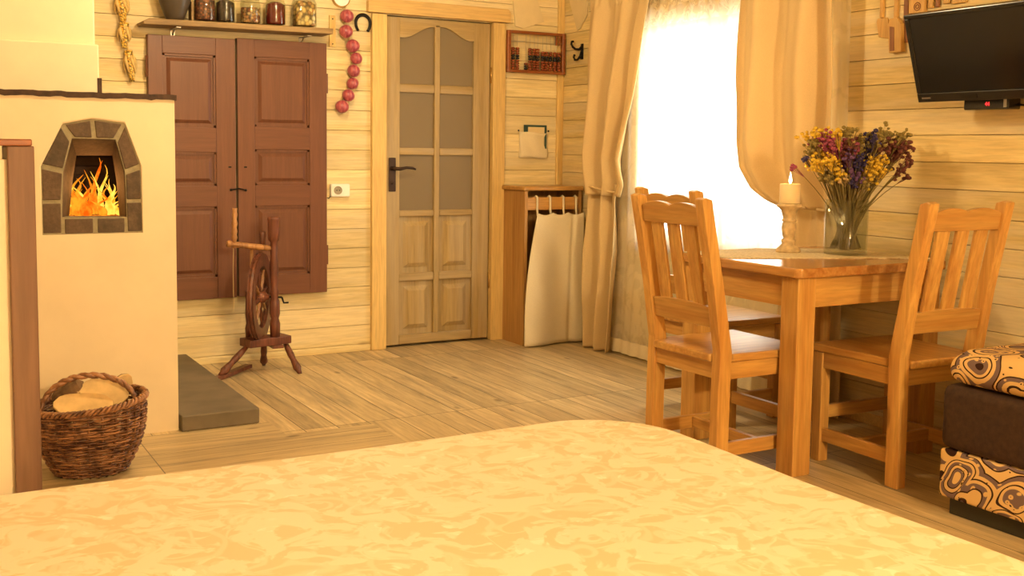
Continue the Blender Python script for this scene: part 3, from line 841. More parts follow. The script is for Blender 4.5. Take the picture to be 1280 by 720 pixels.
add_tube(bm, pts, rr, 8)
hs = obj('horseshoe', bm, M['black'], smooth=True); tag(hs, 'black iron horseshoe hung open end down beside the onions', 'horseshoe')
bm = BM(); 
t = thing('round_plate', 'small round white plate high on the wall above the onions', 'plate', (2.203, YB-.012, 2.035))
add_lathe(bm, [(.0005,-.012),(.042,-.012),(.046,-.006),(.046,.010),(.0005,.010)], 28); bm.transform(Matrix.Rotation(R(90),4,'X')); obj('plate_face', bm, M['plate'], t, smooth=False)
bm = BM(); add_lathe(bm, [(.046,-.012),(.052,-.012),(.052,.010),(.046,.010)], 28); bm.transform(Matrix.Rotation(R(90),4,'X')); obj('plate_rim', bm, M['brass'], t)
# socket
t = thing('wall_socket', 'white surface-mounted electrical socket on the boards beside the cupboard doors', 'socket', (2.192, YB, .91))
bm = BM(); add_box(bm, 2.135, 2.250, YB-.035, YB, .909, .984); wobj('housing', bm, M['white_pl'], t, bevel=.008)
bm = BM(); add_lathe(bm, [(.0005,0),(.022,0),(.022,.004),(.024,.004),(.024,-.003),(.0005,-.003)], 24); bm.transform(Matrix.Translation((2.175,YB-.037,.947))@Matrix.Rotation(R(90),4,'X')); wobj('socket_face', bm, M['hole'], t)
bm = BM()
for dx in (-.008, .008): add_tube(bm, [(2.175+dx,YB-.042,.947),(2.175+dx,YB-.036,.947)], .003, 8)
wobj('contact_holes', bm, M['black'], t)
bm = BM(); add_tube(bm, [(2.14,YB-.01,.912),(2.128,YB-.01,.90),(2.12,YB-.01,.905)], .003, 6); wobj('cable_end', bm, M['black'], t)

# ------------------------------------------------------------------ abacus
ab = thing('wooden_abacus', 'reddish wooden abacus with red and black beads hung on the wall', 'abacus', (3.46, YB-.02, 1.66))
ax0, ax1, az0, az1, ay = 3.272, 3.690, 1.668, 1.925, YB-.05
for b_ in ((ax0,ax0+.022,az0,az1),(ax1-.022,ax1,az0,az1)):
    bm = BM(); add_box(bm, b_[0], b_[1], ay, YB-.024, b_[2], b_[3]); wobj('frame_side', bm, M['abframe'], ab, bevel=.003)
for b_ in ((ax0+.022,ax1-.022,az0,az0+.018),(ax0+.022,ax1-.022,az1-.018,az1)):
    bm = BM(); add_box(bm, b_[0], b_[1], ay, YB-.024, b_[2], b_[3]); wobj('frame_rail', bm, M['abframe'], ab, bevel=.003)
bm = BM(); add_box(bm, 3.30, 3.39, ay+.01, YB-.028, 1.855, 1.858); add_tube(bm, [(ax0+.02,ay+.014,1.862),(ax1-.02,ay+.014,1.862)], .0014, 6); wobj('cross_wire', bm, M['steel'], ab)
bm = BM(); add_box(bm, 3.620, 3.634, ay+.006, ay+.014, 1.85, 1.905); add_box(bm, 3.645, 3.655, ay+.006, ay+.014, 1.85, 1.905); wobj('upper_slip', bm, M['abframe'], ab)
wx = [3.315, 3.346, 3.408, 3.436, 3.466, 3.492, 3.530, 3.556, 3.586, 3.618, 3.648]
cols_n = [9,9,3,9,9,9,8,8,8,8,8]
for i, x in enumerate(wx):
    bm = BM(); add_tube(bm, [(x,ay+.014,az0+.017),(x+random.uniform(-.003,.003),ay+.013,1.80),(x,ay+.014,az1-.017)], .0012, 5); wobj('wire', bm, M['steel'], ab)
nb = 0
for i, x in enumerate(wx):
    for k in range(cols_n[i]):
        if nb >= 98: break
        nb += 1
        z = az0+.026+k*.0152
        m_ = M['bead_b'] if k in (4,5) or (cols_n[i] == 3 and k < 2) else M['bead_r']
        bm = BM(); add_lathe(bm, [(.001,-.0068),(.009,-.0066),(.0128,-.002),(.0128,.002),(.009,.0066),(.001,.0068)], 10, c=(x,ay+.014,z)); wobj('bead', bm, m_, ab, smooth=True)
# papers pinned above
def card(name, pts, y0, y1, mat, label, axis='y', cat='card'):
    bm = BM(); add_prism(bm, pts, y0, y1, axis); o = obj(name, bm, mat, bevel=.001); return tag(o, label, cat)
card('paper_card', [(3.345,1.955),(3.325,2.11),(3.50,2.13),(3.552,1.995),(3.40,1.943)], YB-.010, YB, M['paper'], 'tilted yellowed paper card pinned above the abacus')
card('paper_card', [(5.800,2.134),(5.60,2.15),(5.595,2.02),(5.67,1.945),(5.705,1.936)], XR-.010, XR, M['paper'], 'tilted yellowed paper card on the wall left of curtain', 'x')
# wall pocket
pk = thing('wall_pocket', 'cream canvas wall pocket pinned to the boards under the abacus', 'pocket', (3.485, YB, 1.14))
bm = BM()
add_grid(bm, lambda u, v: (3.385+.205*u+.004*math.sin(v*7), YB-.012-.022*math.sin(PI*u)*(.35+.65*v)-.004*math.sin(u*9+v*4), 1.142+(1.300-1.142)*v+.004*math.sin(u*6)), 14, 10)
wobj('pocket_front', bm, M['cafe'], pk, smooth=True, solid=.003)
bm = BM(); add_box(bm, 3.385, 3.590, YB-.010, YB-.004, 1.142, 1.305); wobj('pocket_back', bm, M['cafe'], pk)
for x in (3.378, 3.597):
    bm = BM(); add_ball(bm, (x, YB-.008, 1.312), .006); wobj('pin', bm, M['black'], pk)
bm = BM(); add_box(bm, 3.412, 3.578, YB-.018, YB-.013, 1.20, 1.348); bk = obj('booklet', bm, M['teal'], bevel=.001); tag(bk, 'dark green booklet standing in the canvas wall pocket', 'booklet')
bm = BM(); add_box(bm, 3.440, 3.560, YB-.0195, YB-.018, 1.20, 1.335); obj('page', bm, M['paper'], bk)
# hook
hk = thing('coat_hook', 'black curly iron coat hook on the wall left of the curtain', 'hook', (XR, 5.68, 1.80))
bm = BM()
def curl(c, r, a0, a1, n=14): return [(XR-.02-.0*i, c[0]+r*math.cos(a0+(a1-a0)*i/n), c[1]+r*math.sin(a0+(a1-a0)*i/n)) for i in range(n+1)]
add_box(bm, XR-.008, XR, 5.640, 5.662, 1.755, 1.85)
add_tube(bm, [(XR-.006,5.652,1.83),(XR-.02,5.660,1.815),(XR-.03,5.685,1.818),(XR-.034,5.710,1.832),(XR-.034,5.728,1.852),(XR-.034,5.722,1.868),(XR-.034,5.708,1.866)], [.009,.008,.007,.007,.007,.007,.008], 8)
add_tube(bm, [(XR-.006,5.652,1.80),(XR-.014,5.655,1.772),(XR-.024,5.670,1.752),(XR-.030,5.692,1.752),(XR-.030,5.704,1.770),(XR-.030,5.694,1.784)], [.008,.008,.007,.007,.007,.008], 8)
wobj('hook_iron', bm, M['black'], hk, smooth=True)

# ------------------------------------------------------------------ corner cabinet with cloth front
cb = thing('corner_cabinet', 'small pine corner cabinet with wavy top and a cloth front', 'cabinet', (3.48, 5.74, 0))
bm = BM(); add_box(bm, 3.268, 3.290, 5.595, 5.866, 0, .945); wobj('side_panel', bm, M['cab_side'], cb, bevel=.002)
bm = BM(); add_box(bm, 3.655, 3.677, 5.595, 5.866, 0, .945); wobj('side_panel', bm, M['cab_side'], cb, bevel=.002)
bm = BM(); add_box(bm, 3.290, 3.655, 5.850, 5.866, 0, .945); wobj('back_panel', bm, M['cab_side'], cb)
bm = BM(); add_box(bm, 3.290, 3.655, 5.62, 5.85, .30, .318); wobj('inner_shelf', bm, M['cab_side'], cb)
bm = BM()
pts = [(3.252,5.868),(3.252,5.575)]+[(3.252+.43*i/16, 5.572+.010*math.sin(i/16*2*PI*1.2)) for i in range(1,17)]+[(3.682,5.868)]
add_prism(bm, pts, .946, .972, 'z'); wobj('cabinet_top', bm, M['pine_x'], cb, bevel=.006)
bm = BM(); add_box(bm, 3.290, 3.655, 5.597, 5.615, .828, .905); wobj('front_rail', bm, M['pine_x'], cb, bevel=.003)
cf = thing('cafe_curtain', 'cream cloth hung on fabric tabs across the corner cabinet front', 'curtain', (3.48, 5.57, 0))
def cafe(u, v):
    top = .812-.014*abs(math.sin(u*3*PI)); z = .008+(top-.008)*v
    x0 = 3.240+.098*v**2.2; x1 = 3.672
    x = x0+(x1-x0)*u
    a = .006+.012*(1-v)
    f = -.035*math.exp(-((u-.80)/.045)**2)*(.4+.6*(1-v)) 
    y = 5.562-f*.6-a*math.sin(u*2*PI*1.15+.3)-.030*(1-v)**.8*(1-u)**.6+.003*math.sin(u*11+v*5)
    return (x, y, z)
bm = BM(); add_grid(bm, cafe, 48, 30); wobj('cloth_panel', bm, M['cafe'], cf, smooth=True, solid=.003)
for x in (3.352, 3.445, 3.540, 3.632):
    bm = BM()
    add_tube(bm, [(x-.005,5.574,.795),(x,5.588,.83),(x,5.590,.905),(x,5.603,.912),(x,5.618,.905),(x,5.620,.83)], .007, 6)
    wobj('fabric_tab', bm, M['cafe'], cf, smooth=True)

# ------------------------------------------------------------------ curtains
def lerp(tab, z):
    for i in range(len(tab)-1):
        a, b_ = tab[i], tab[i+1]
        if (a[0] >= z >= b_[0]):
            t = (a[0]-z)/max(a[0]-b_[0], 1e-9); t = t*t*(3-2*t) if len(a) > 4 else t
            return [a[k]+(b_[k]-a[k])*t for k in range(1, len(a))]
    return list(tab[-1][1:]) if z < tab[-1][0] else list(tab[0][1:])
def curtain(t, tab, xm, pleats, ph, z0, z1, name='drape', nu=120, nv=70, header=False):
    def fn(u, v):
        z = z0+(z1-z0)*v
        y0, y1, am = lerp(tab, z)[:3]
        w = y1-y0
        k = u+.018*math.sin(u*2*PI*pleats*.5+ph)
        y = y0+w*k
        x = xm-am*(math.sin(2*PI*pleats*u+ph)+.35*math.sin(2*PI*pleats*1.9*u+ph*2+z*.8)) + .006*math.sin(z*9+u*8)
        if header and z > z1-.05: x = xm-(x-xm)*-.8+.006*math.sin(u*90)
        return (x, y, z)
    bm = BM(); add_grid(bm, fn, nu, nv)
    return wobj(name, bm, M['curtain'], t, smooth=True, solid=.004)
cl = thing('curtain', 'golden beige drape tied back at the left side of the window', 'curtain', (3.6, 5.25, 0), group=None)
tabL = [(2.10,4.80,5.42,.026),(2.0,4.80,5.42,.028),(1.75,4.86,5.43,.036),(1.45,4.935,5.44,.040),(1.14,5.03,5.44,.044),(1.00,4.99,5.43,.040),(.93,5.03,5.42,.034)]
curtain(cl, tabL, 3.590, 2.6, .4, .93, 2.085, header=True)
tabL2 = [(1.0,5.10,5.42,.020),(.90,5.11,5.42,.028),(.6,5.09,5.44,.036),(.3,5.12,5.43,.038),(.0,5.15,5.42,.036)]
curtain(cl, tabL2, 3.612, 2.4, 1.0, .006, 1.0)
bm = BM(); add_tube(bm, [(3.605+.05*math.cos(a), 5.27+.155*math.sin(a), .972+.02*math.sin(a)) for a in [2*PI*k/24 for k in range(24)]], .006, 8, closed=True)
wobj('tieback', bm, M['curtain'], cl, smooth=True)
cr = thing('curtain', 'golden beige drape gathered and tied at the right side of the window', 'curtain', (3.58, 3.7, 0))
tabR = [(2.10,3.44,4.10,.034),(1.9,3.44,4.105,.038),(1.55,3.43,4.13,.044),(1.25,3.42,4.12,.048),(1.12,3.42,4.085,.046),(1.02,3.42,3.99,.040),(.965,3.43,3.87,.030),(.94,3.45,3.76,.022)]
curtain(cr, tabR, 3.575, 2.6, 2.2, .94, 2.10)
tabR2 = [(.955,3.45,3.76,.016),(.88,3.41,3.79,.016),(.5,3.40,3.81,.016),(0,3.40,3.82,.016)]
curtain(cr, tabR2, 3.638, 3, .3, .006, .955)
bm = BM(); add_tube(bm, [(3.615+.045*math.cos(a), 3.605+.165*math.sin(a), .945+.010*math.sin(a)) for a in [2*PI*k/24 for k in range(24)]], .007, 8, closed=True)
wobj('tieback', bm, M['curtain'], cr, smooth=True)
sh = thing('sheer_curtain', 'white sheer floor-length curtain with lace band covering the window', 'sheer curtain', (3.655, 4.4, 0))
def sheer(y0, y1, z0, z1, am=.005):
    def fn(u, v):
        y = y0+(y1-y0)*u; z = z0+(z1-z0)*v
        return (3.672+am*math.sin(y*2*PI/.085)+.004*math.sin(y*31+z*2)-.06*max(0,(.5-z)), y, z)
    return fn
bm = BM(); add_grid(bm, sheer(3.45, 5.22, .09, 1.885), 240, 24); wobj('voile', bm, M['sheer'], sh, smooth=True)
bm = BM(); add_grid(bm, sheer(3.45, 5.22, 1.885, 2.08), 240, 6); wobj('lace_band', bm, M['lace'], sh, smooth=True)
bm = BM(); add_grid(bm, sheer(3.45, 5.22, .012, .09), 240, 3); wobj('hem', bm, M['cafe'], sh, smooth=True)
t = thing('curtain_rod', 'wooden curtain rod along the top of the window', 'rod', (3.62, 4.4, 2.10))
bm = BM(); add_tube(bm, [(3.62,3.3,2.115),(3.62,5.5,2.115)], .014, 12); wobj('rod', bm, M['pine_y'], t, smooth=True)
for y in (3.32, 5.48):
    bm = BM(); add_tube(bm, [(3.62,y,2.115),(XR,y,2.115)], .009, 8); wobj('rod_bracket', bm, M['pine_y'], t)

# ------------------------------------------------------------------ dining table
TZ, TX0, TX1, TY0, TY1 = .775, 2.80, 3.605, 2.832, 3.530
tb = thing('dining_table', 'square honey pine dining table standing beside the window', 'table', (3.21, 3.18, 0))
c_ = .018
bm = BM(); add_prism(bm, [(TX0+c_,TY0),(TX1-c_,TY0),(TX1,TY0+c_),(TX1,TY1-c_),(TX1-c_,TY1),(TX0+c_,TY1),(TX0,TY1-c_),(TX0,TY0+c_)], TZ-.036, TZ, 'z'); wobj('tabletop', bm, M['top_pine'], tb, bevel=.006)
L = .088
for x, y in ((TX0+.02,TY0+.02),(TX1-.02-L,TY0+.02),(TX0+.02,TY1-.02-L),(TX1-.02-L,TY1-.02-L)):
    bm = BM(); add_box(bm, x, x+L, y, y+L, 0, TZ-.036); wobj('leg', bm, M['pine_z'], tb, bevel=.004)
for b_, m_ in (((TX0+.108,TX1-.108,TY0+.035,TY0+.060),'pine_x'),((TX0+.108,TX1-.108,TY1-.060,TY1-.035),'pine_x'),((TX0+.035,TX0+.060,TY0+.108,TY1-.108),'pine_y'),((TX1-.060,TX1-.035,TY0+.108,TY1-.108),'pine_y')):
    bm = BM(); add_box(bm, b_[0], b_[1], b_[2], b_[3], TZ-.150, TZ-.036); wobj('apron', bm, M[m_], tb, bevel=.002)

# runner
bm = BM()
poly = [(2.815,3.245),(3.595,2.893),(3.595,3.34),(3.22,3.518),(2.815,3.518)]
def scallop(a, b_, n):
    out = []
    for i in range(n*4):
        t = i/(n*4); dx, dy = b_[0]-a[0], b_[1]-a[1]; l = math.hypot(dx,dy)
        s = .006*abs(math.sin(PI*n*t)); out.append((a[0]+dx*t+dy/l*s, a[1]+dy*t-dx/l*s))
    return out
pts = scallop(poly[0], poly[1], 26)+poly[1:]
add_prism(bm, pts, TZ+.0005, TZ+.0035, 'z')
tag(obj('table_runner', bm, M['runner']), 'cream lace runner laid slantwise across the pine table', 'runner')
TT = TZ+.0036
# candle holder and candle
t = thing('candlestick', 'turned wooden candlestick in worn cream paint on the runner', 'candlestick', (3.224, 3.329, TT))
bm = BM(); add_lathe(bm, [(.0005,0),(.050,0),(.052,.006),(.048,.014),(.036,.024),(.026,.036),(.030,.044),(.030,.052),(.020,.058),(.024,.064),(.027,.075),(.030,.100),(.028,.120),(.024,.126),(.030,.130),(.029,.136),(.025,.140),(.027,.150),(.034,.175),(.044,.185),(.052,.190),(.053,.200),(.046,.204),(.0005,.204)], 36)
obj('turned_stand', bm, M['crackle'], t, smooth=True)
t = thing('pillar_candle', 'lit ivory pillar candle standing on the cream candlestick', 'candle', (3.224, 3.329, TT+.2045))
bm = BM(); add_lathe(bm, [(.0005,0),(.0405,0),(.042,.003),(.042,.078),(.039,.081),(.034,.076),(.0005,.074)], 36); obj('wax_body', bm, M['wax'], t, smooth=True)
bm = BM(); add_tube(bm, [(0,0,.073),(.001,0,.084)], .0013, 6); obj('wick', bm, M['black'], t)
bm = BM(); add_lathe(bm, [(.0003,.080),(.0055,.087),(.0068,.095),(.0045,.108),(.002,.120),(.0003,.130)], 12); obj('flame', bm, M['candleflame'], t, smooth=True)
# vase
VX, VY = 3.375, 3.157
t = thing('glass_vase', 'tall clear glass vase of dried flowers on the runner', 'vase', (VX, VY, TT), R(8))
def rsq(r, n=40, p=5):
    o = []
    for k in range(n):
        a = 2*PI*k/n; c, s = math.cos(a), math.sin(a)
        q = (abs(c)**p+abs(s)**p)**(-1/p); o.append((r*c*q, r*s*q))
    return o
bm = BM()
rings = []
for r, z in ((.062,0),(.070,.004),(.0705,.02),(.0715,.225),(.0685,.225),(.066,.022),(.060,.016)):
    rings.append([bm.verts.new((x, y, z)) for x, y in rsq(r)])
for a, b_ in zip(rings[:-1], rings[1:]):
    for k in range(40): bm.faces.new([a[k], a[(k+1)%40], b_[(k+1)%40], b_[k]])
bm.faces.new(rings[0][::-1]); bm.faces.new(rings[-1])
obj('vase_glass', bm, M['glass'], t, smooth=True)
# dried flowers
FC = {'yellow': (.78,.50,.04,1), 'magenta': (.36,.07,.13,1), 'purple': (.14,.06,.17,1), 'blue': (.05,.035,.12,1), 'maroon': (.16,.045,.035,1), 'olive': (.30,.22,.06,1), 'straw': (.55,.38,.16,1)}
for k, c in FC.items(): M['fl_'+k] = plain('petal_'+k, c, .8, var=.35, nscale=60, bstr=0)
rv, fv = Vector((.869,-.494,0)), Vector((.494,.869,0))
clusters = [(180,90,14,'yellow',2),(178,130,20,'olive',2),(215,118,14,'magenta',3),(255,105,18,'magenta',4),(285,135,18,'magenta',4),(235,175,22,'yellow',4),(280,195,22,'yellow',4),(205,205,18,'yellow',3),(290,240,14,'yellow',2),
    (150,186,6,'blue',1),(105,225,6,'magenta',1),(345,115,22,'maroon',3),(355,140,18,'magenta',3),(335,185,22,'purple',4),(385,190,18,'blue',3),(340,225,20,'purple',3),(375,255,20,'purple',3),(370,285,14,'blue',2),
    (430,95,14,'blue',3),(455,105,16,'olive',2),(425,165,16,'blue',3),(440,205,14,'yellow',3),(475,200,12,'yellow',3),(435,240,16,'yellow',3),(495,240,14,'yellow',2),(450,275,14,'yellow',2),(515,75,12,'olive',2),(570,75,10,'olive',2),
    (500,135,26,'maroon',4),(545,130,22,'maroon',4),(595,125,16,'maroon',3),(580,155,14,'maroon',2),(600,185,10,'maroon',1),(605,212,10,'maroon',1),(560,225,16,'maroon',2),(628,256,6,'maroon',1),(255,80,18,'yellow',2),(330,80,20,'olive',2),(400,125,18,'olive',3),
    (300,165,22,'maroon',3),(250,250,22,'olive',3),(420,280,20,'olive',3),(320,270,20,'straw',3)]
desc = {'yellow':'dried yellow everlasting sprig','magenta':'dried magenta statice sprig','purple':'dried purple statice sprig','blue':'dried dark violet blossom sprig','maroon':'dried maroon-brown seed head sprig','olive':'dry olive green leafy sprig','straw':'pale straw coloured dry sprig'}
rnd = random.Random(11)
def sprig(lat, z, dep, col, k, sp):
    head = Vector((VX, VY, 0))+rv*lat+fv*dep; head.z = z
    o = tag(bpy.data.objects.new('dried_flower', None), desc[col]+' standing in the glass vase', 'dried flower', 'dried %s flowers in the vase' % col)
    C.objects.link(o); o.location = (VX, VY, TT+.02); o.empty_display_size = .02
    foot = Vector((VX-.03*rnd.random()*(1 if lat > 0 else -1)+rnd.uniform(-.028,.028), VY+rnd.uniform(-.045,.045), TT+.022))
    li = max(-.05, min(.05, lat*.28)); neck = Vector((VX,VY,0))+rv*li+fv*max(-.05,min(.05,dep*.4)); neck.z = TT+.20+rnd.uniform(0,.02)
    pts = []
    for i in range(9):
        s = i/8
        p = foot*(1-s)**2+neck*2*s*(1-s)*1.0+head*s*s
        pts.append(p)
    bm = BM(); add_tube(bm, pts, [.0022]*5+[.0018,.0016,.0014,.0010], 5); wobj('stem', bm, M['stem'], o)
    bm = BM()
    for q in range(k):
        p = head+Vector((rnd.gauss(0,sp),rnd.gauss(0,sp),rnd.gauss(0,sp)))
        add_tube(bm, [tuple(pts[-2]), tuple(p)], .0008, 3, cap=False)
        add_ball(bm, p, rnd.uniform(.006,.0115), 1, (1,1,.8))
    wobj('blossom', bm, M['fl_'+col], o)
for X, Y, s, col, n in clusters:
    for i in range(n+1 if n > 1 else n):
        x = X+rnd.gauss(0, s*.5); y = Y+rnd.gauss(0, s*.5)
        lat = (960+x/3.6-1056)/305; z = 1.0+(248-(150+y/3.6))*.00343+.01
        sprig(lat, z, rnd.uniform(-.07,.07), col, 11 if n > 1 else 7, .014 if n > 1 else .008)

# ------------------------------------------------------------------ chairs
def lean(z): return 0 if z < .46 else -(z-.46)/.57*.105
def make_chair(label):
    t = thing('dining_chair', label, 'chair', (0,0,0), 0, 'honey pine chairs round the table')
    W2 = .215
    for s in (-1, 1):
        bm = BM()
        a, b_ = (s*W2, s*(W2-.045))
        add_prism(bm, [(-.222,0),(-.166,0),(-.164,.30),(-.160,.47),(-.205,.70),(-.272,1.022),(-.300,1.030),(-.318,1.024),(-.252,.70),(-.216,.47),(-.220,.30)], min(a,b_), max(a,b_), 'x')
        obj('rear_post', bm, M['pine_z'], t, bevel=.003)
        bm = BM(); add_box(bm, min(s*W2,s*(W2-.045)), max(s*W2,s*(W2-.045)), .165, .212, 0, .428); obj('front_leg', bm, M['pine_z'], t, bevel=.003)
    def tilted(poly, th, name, m_, y=-.188):
        bm = BM(); add_prism(bm, poly, -th/2, th/2)
        for v in bm.verts: v.co.y += y+lean(v.co.z)
        return obj(name, bm, m_, t, bevel=.0025)
    top = []
    n = 28
    for i in range(n+1):
        u = i/n; x = .172-.344*u
        e = .985+.016*abs(math.sin(PI*u*2))**.8+.008*math.sin(PI*u)-( .0)
        top.append((x, e))
    tilted([(-.172,.925),(.172,.925)]+top, .026, 'top_rail', M['pine_x'])
    tilted([(-.172,.555),(.172,.555),(.172,.630),(.09,.638),(0,.640),(-.09,.638),(-.172,.630)], .026, 'lower_rail', M['pine_x'])
    for x in (-.098, 0, .098):
        tilted([(x-.031,.632),(x+.031,.632),(x+.031,.93),(x-.031,.93)], .014, 'back_slat', M['pine_z'])
    bm = BM(); add_prism(bm, [(-.205,-.205),(-.167,-.205),(-.167,-.225),(.167,-.225),(.167,-.205),(.205,-.205),(.222,.225),(-.222,.225)], .430, .460, 'z')
    for v in bm.verts: 
        if abs(v.co.x) > .2 and v.co.y < -.2: v.co.y = -.150
        elif v.co.y < -.2: v.co.y = -.226 if v.co.y < -.21 else -.158
    obj('seat', bm, M['pine_y'], t, bevel=.006)
    for s in (-1, 1):
        bm = BM(); add_box(bm, min(s*.208,s*.184), max(s*.208,s*.184), -.162, .166, .368, .430); obj('seat_rail', bm, M['pine_y'], t, bevel=.002)
        bm = BM(); add_box(bm, min(s*.204,s*.182), max(s*.204,s*.182), -.165, .166, .080, .132); obj('side_stretcher', bm, M['pine_y'], t, bevel=.003)
    for y in (-.208, .178):
        bm = BM(); add_box(bm, -.171, .171, y, y+.024, .368, .430); obj('seat_rail', bm, M['pine_x'], t, bevel=.002)
    bm = BM(); add_box(bm, -.171, .171, .178, .200, .165, .215); obj('front_stretcher', bm, M['pine_x'], t, bevel=.003)
    bm = BM(); add_box(bm, -.182, .182, -.012, .012, .085, .128); obj('cross_stretcher', bm, M['pine_x'], t, bevel=.003)
    return t
ch = make_chair('honey pine slat-back chair at the table left end, nearest the bed')
ch.location = (2.762, 3.165, 0); ch.rotation_euler = (0,0,R(-90))
dup(ch, (3.225, 3.775, 0), R(-90), 'honey pine chair half hidden behind the table corner, in front of window')
dup(ch, (3.275, 2.790, 0), R(-2), 'honey pine chair at the table near side, beside the paisley sofa')

# ------------------------------------------------------------------ sofa end
sf = thing('sofa', 'dark brown velvet and paisley patterned sofa at the right edge', 'sofa', (3.32, 1.45, 0))
def rbox(x0, x1, y0, y1, z0, z1, bev, seg=4):
    bm = BM(); add_box(bm, x0, x1, y0, y1, z0, z1)
    bmesh.ops.bevel(bm, geom=list(bm.edges), offset=bev, segments=seg, profile=.5, affect='EDGES'); return bm
wobj('base', rbox(2.98, 3.66, .7, 2.345, .06, .222, .012), M['paisley'], sf, smooth=True)
wobj('velvet_body', rbox(2.975, 3.66, .7, 2.350, .222, .440, .035, 6), M['velvet'], sf, smooth=True)
bm = rbox(2.965, 3.66, 1.25, 2.335, .440, .585, .06, 6)
for v in bm.verts:
    d = 2.335-v.co.y; q = max(0, 1-d/.30)**2
    v.co.z = .438+(v.co.z-.440)*(1.18-.60*q)+.010*q
wobj('seat_cushion', bm, M['paisley'], sf, smooth=True)
bm = BM(); add_box(bm, 3.01, 3.10, 2.03, 2.32, 0, .058); wobj('plinth_foot', bm, M['sofafoot'], sf, bevel=.004)
bm = BM(); add_box(bm, 3.50, 3.60, 2.03, 2.32, 0, .058); wobj('plinth_foot', bm, M['sofafoot'], sf, bevel=.004)
bm = BM(); add_box(bm, 3.03, 3.60, .75, 1.9, 0, .058); wobj('plinth_foot', bm, M['sofafoot'], sf, bevel=.004)

# ------------------------------------------------------------------ bed
bd = thing('bed', 'wide bed under a cream damask bedspread across the foreground', 'bed', (.4, 1.1, 0))
BX0, BX1, BY0, BY1, BZ = -.9, 1.632, -.9, 2.262, .52
def bedtop(u, v):
    # superellipse-rounded slab that rolls over at the edges
    x = BX0+(BX1-BX0)*u; y = BY0+(BY1-BY0)*v
    return x, y
bm = BM()
nx, ny = 70, 80
cr_ = .10
def bed_pt(s, ix, iy):
    return None
def edge_drop(d):   # d: distance inside edge
    return 0 if d > .05 else -.05*(1-math.sqrt(max(0, 1-((.05-d)/.05)**2)))
def bfn(u, v):
    x = BX0+(BX1-BX0)*u; y = BY0+(BY1-BY0)*v
    # round the far right corner
    RC = .26
    cx, cy = BX1-RC, BY1-RC
    if x > cx and y > cy:
        a, b_ = (x-cx)/RC, (y-cy)/RC; m_ = max(a, b_); l = math.hypot(a, b_)
        if l > 1e-6: x = cx+a/l*m_*RC; y = cy+b_/l*m_*RC
        d = RC*(1-m_)
    else: d = min(BX1-x, BY1-y)
    return (x, y, BZ+edge_drop(max(0,d))+.004*math.sin(x*5+y*3)*math.sin(y*4))
def warp(t): return 1-(1-t)**1.6
g = add_grid(bm, lambda u, v: bfn(warp(u), warp(v)), 90, 90)
rim = [g[i][90] for i in range(91)]+[g[90][j] for j in range(89, -1, -1)]
prev = rim
N = len(rim)
for k, dz in enumerate((.03,.12,.25,.38,.465)):
    cur = []
    for i, v0 in enumerate(rim):
        o = v0.co; s = i/N
        q_ = Vector((max(0,o.x-(BX1-.26)), max(0,o.y-(BY1-.26)), 0)); nrm = q_.normalized() if q_.length > 1e-6 and o.x > BX1-.26 and o.y > BY1-.26 else (Vector((0,1,0)) if i < 90 else Vector((1,0,0)))
        off = .006+.010*(k/4)*math.sin(s*180)+.004*k
        cur.append(bm.verts.new((o.x+nrm.x*off, o.y+nrm.y*off, BZ-.05-dz)))
    for i in range(N-1): bm.faces.new([prev[i], prev[i+1], cur[i+1], cur[i]])
    prev = cur
wobj('bedspread', bm, M['bed'], bd, smooth=True)
bm = BM(); add_box(bm, BX0+.02, BX1-.06, BY0+.02, BY1-.06, .16, BZ-.07); wobj('mattress', bm, M['cafe'], bd, bevel=.03)
bm = BM(); add_box(bm, BX0+.02, BX1-.06, BY0+.02, BY1-.06, .0, .16); wobj('bed_base', bm, M['post'], bd)

# ------------------------------------------------------------------ basket with firewood
BXc, BYc = .575, 4.10
bk = thing('wicker_basket', 'oval brown wicker basket with arched handle holding firewood, beside the stove', 'basket', (BXc, BYc, 0), R(-10))
def brad(z):  # radius scale by height
    t = z/.25
    return .115+.070*math.sin(min(1,t*1.25)*PI/2)**.9+.006*t
SXb, SYb = 1.0, .86
def bp(a, z, off=0):
    r = brad(z)+off
    lift = .030*(math.cos(a-.4)*.6+.3)*(z/.25)**2 if z > .05 else 0
    return ((r)*math.cos(a)*SXb, (r)*math.sin(a)*SYb, z+lift)
bm = BM()
rows = 19; stakes = 26
for j in range(rows):
    z = .008+.236*j/(rows-1)
    for par in (0, 1):
        pts = []
        for k in range(90):
            a = 2*PI*k/90
            w_ = .0065*math.sin(a*stakes/2+PI*(j+par)) + random.uniform(-.0006,.0006)
            pts.append(bp(a, z+par*.004+random.uniform(-.0008,.0008), w_))
        add_tube(bm, pts, .0040, 5, closed=True)
wobj_b = obj('woven_body', bm, M['wicker'], bk, smooth=True)
bm = BM()
for k in range(stakes):
    a = 2*PI*(k+.5)/stakes
    add_tube(bm, [bp(a, z, 0) for z in (.0,.05,.1,.15,.2,.25)], .0045, 5)
add_lathe(bm, [(.0005,.002),(.10,.002),(.108,.010),(.0005,.012)], 30, sy=.86)
obj('stakes', bm, M['wicker'], bk, smooth=True)
bm = BM()
for s in range(3):
    pts = []
    for k in range(150):
        a = 2*PI*k/150; ph = a*22+s*2*PI/3
        x, y, z = bp(a, .252, .009*math.cos(ph)); pts.append((x, y, z+.009*math.sin(ph)))
    add_tube(bm, pts, .0058, 5, closed=True)
obj('braided_rim', bm, M['wicker'], bk, smooth=True)
bm = BM()
for s in range(2):
    pts = []
    for i in range(41):
        t_ = i/40; a = PI*t_
        px = -.175*math.cos(a); pz = .20+.160*math.sin(a)**.75
        pts.append((px*.94, -.035+.012*math.sin(a)+.005*math.cos(i*1.1+s*PI), pz+.005*math.sin(i*1.1+s*PI)))
    add_tube(bm, pts, .0085, 7)
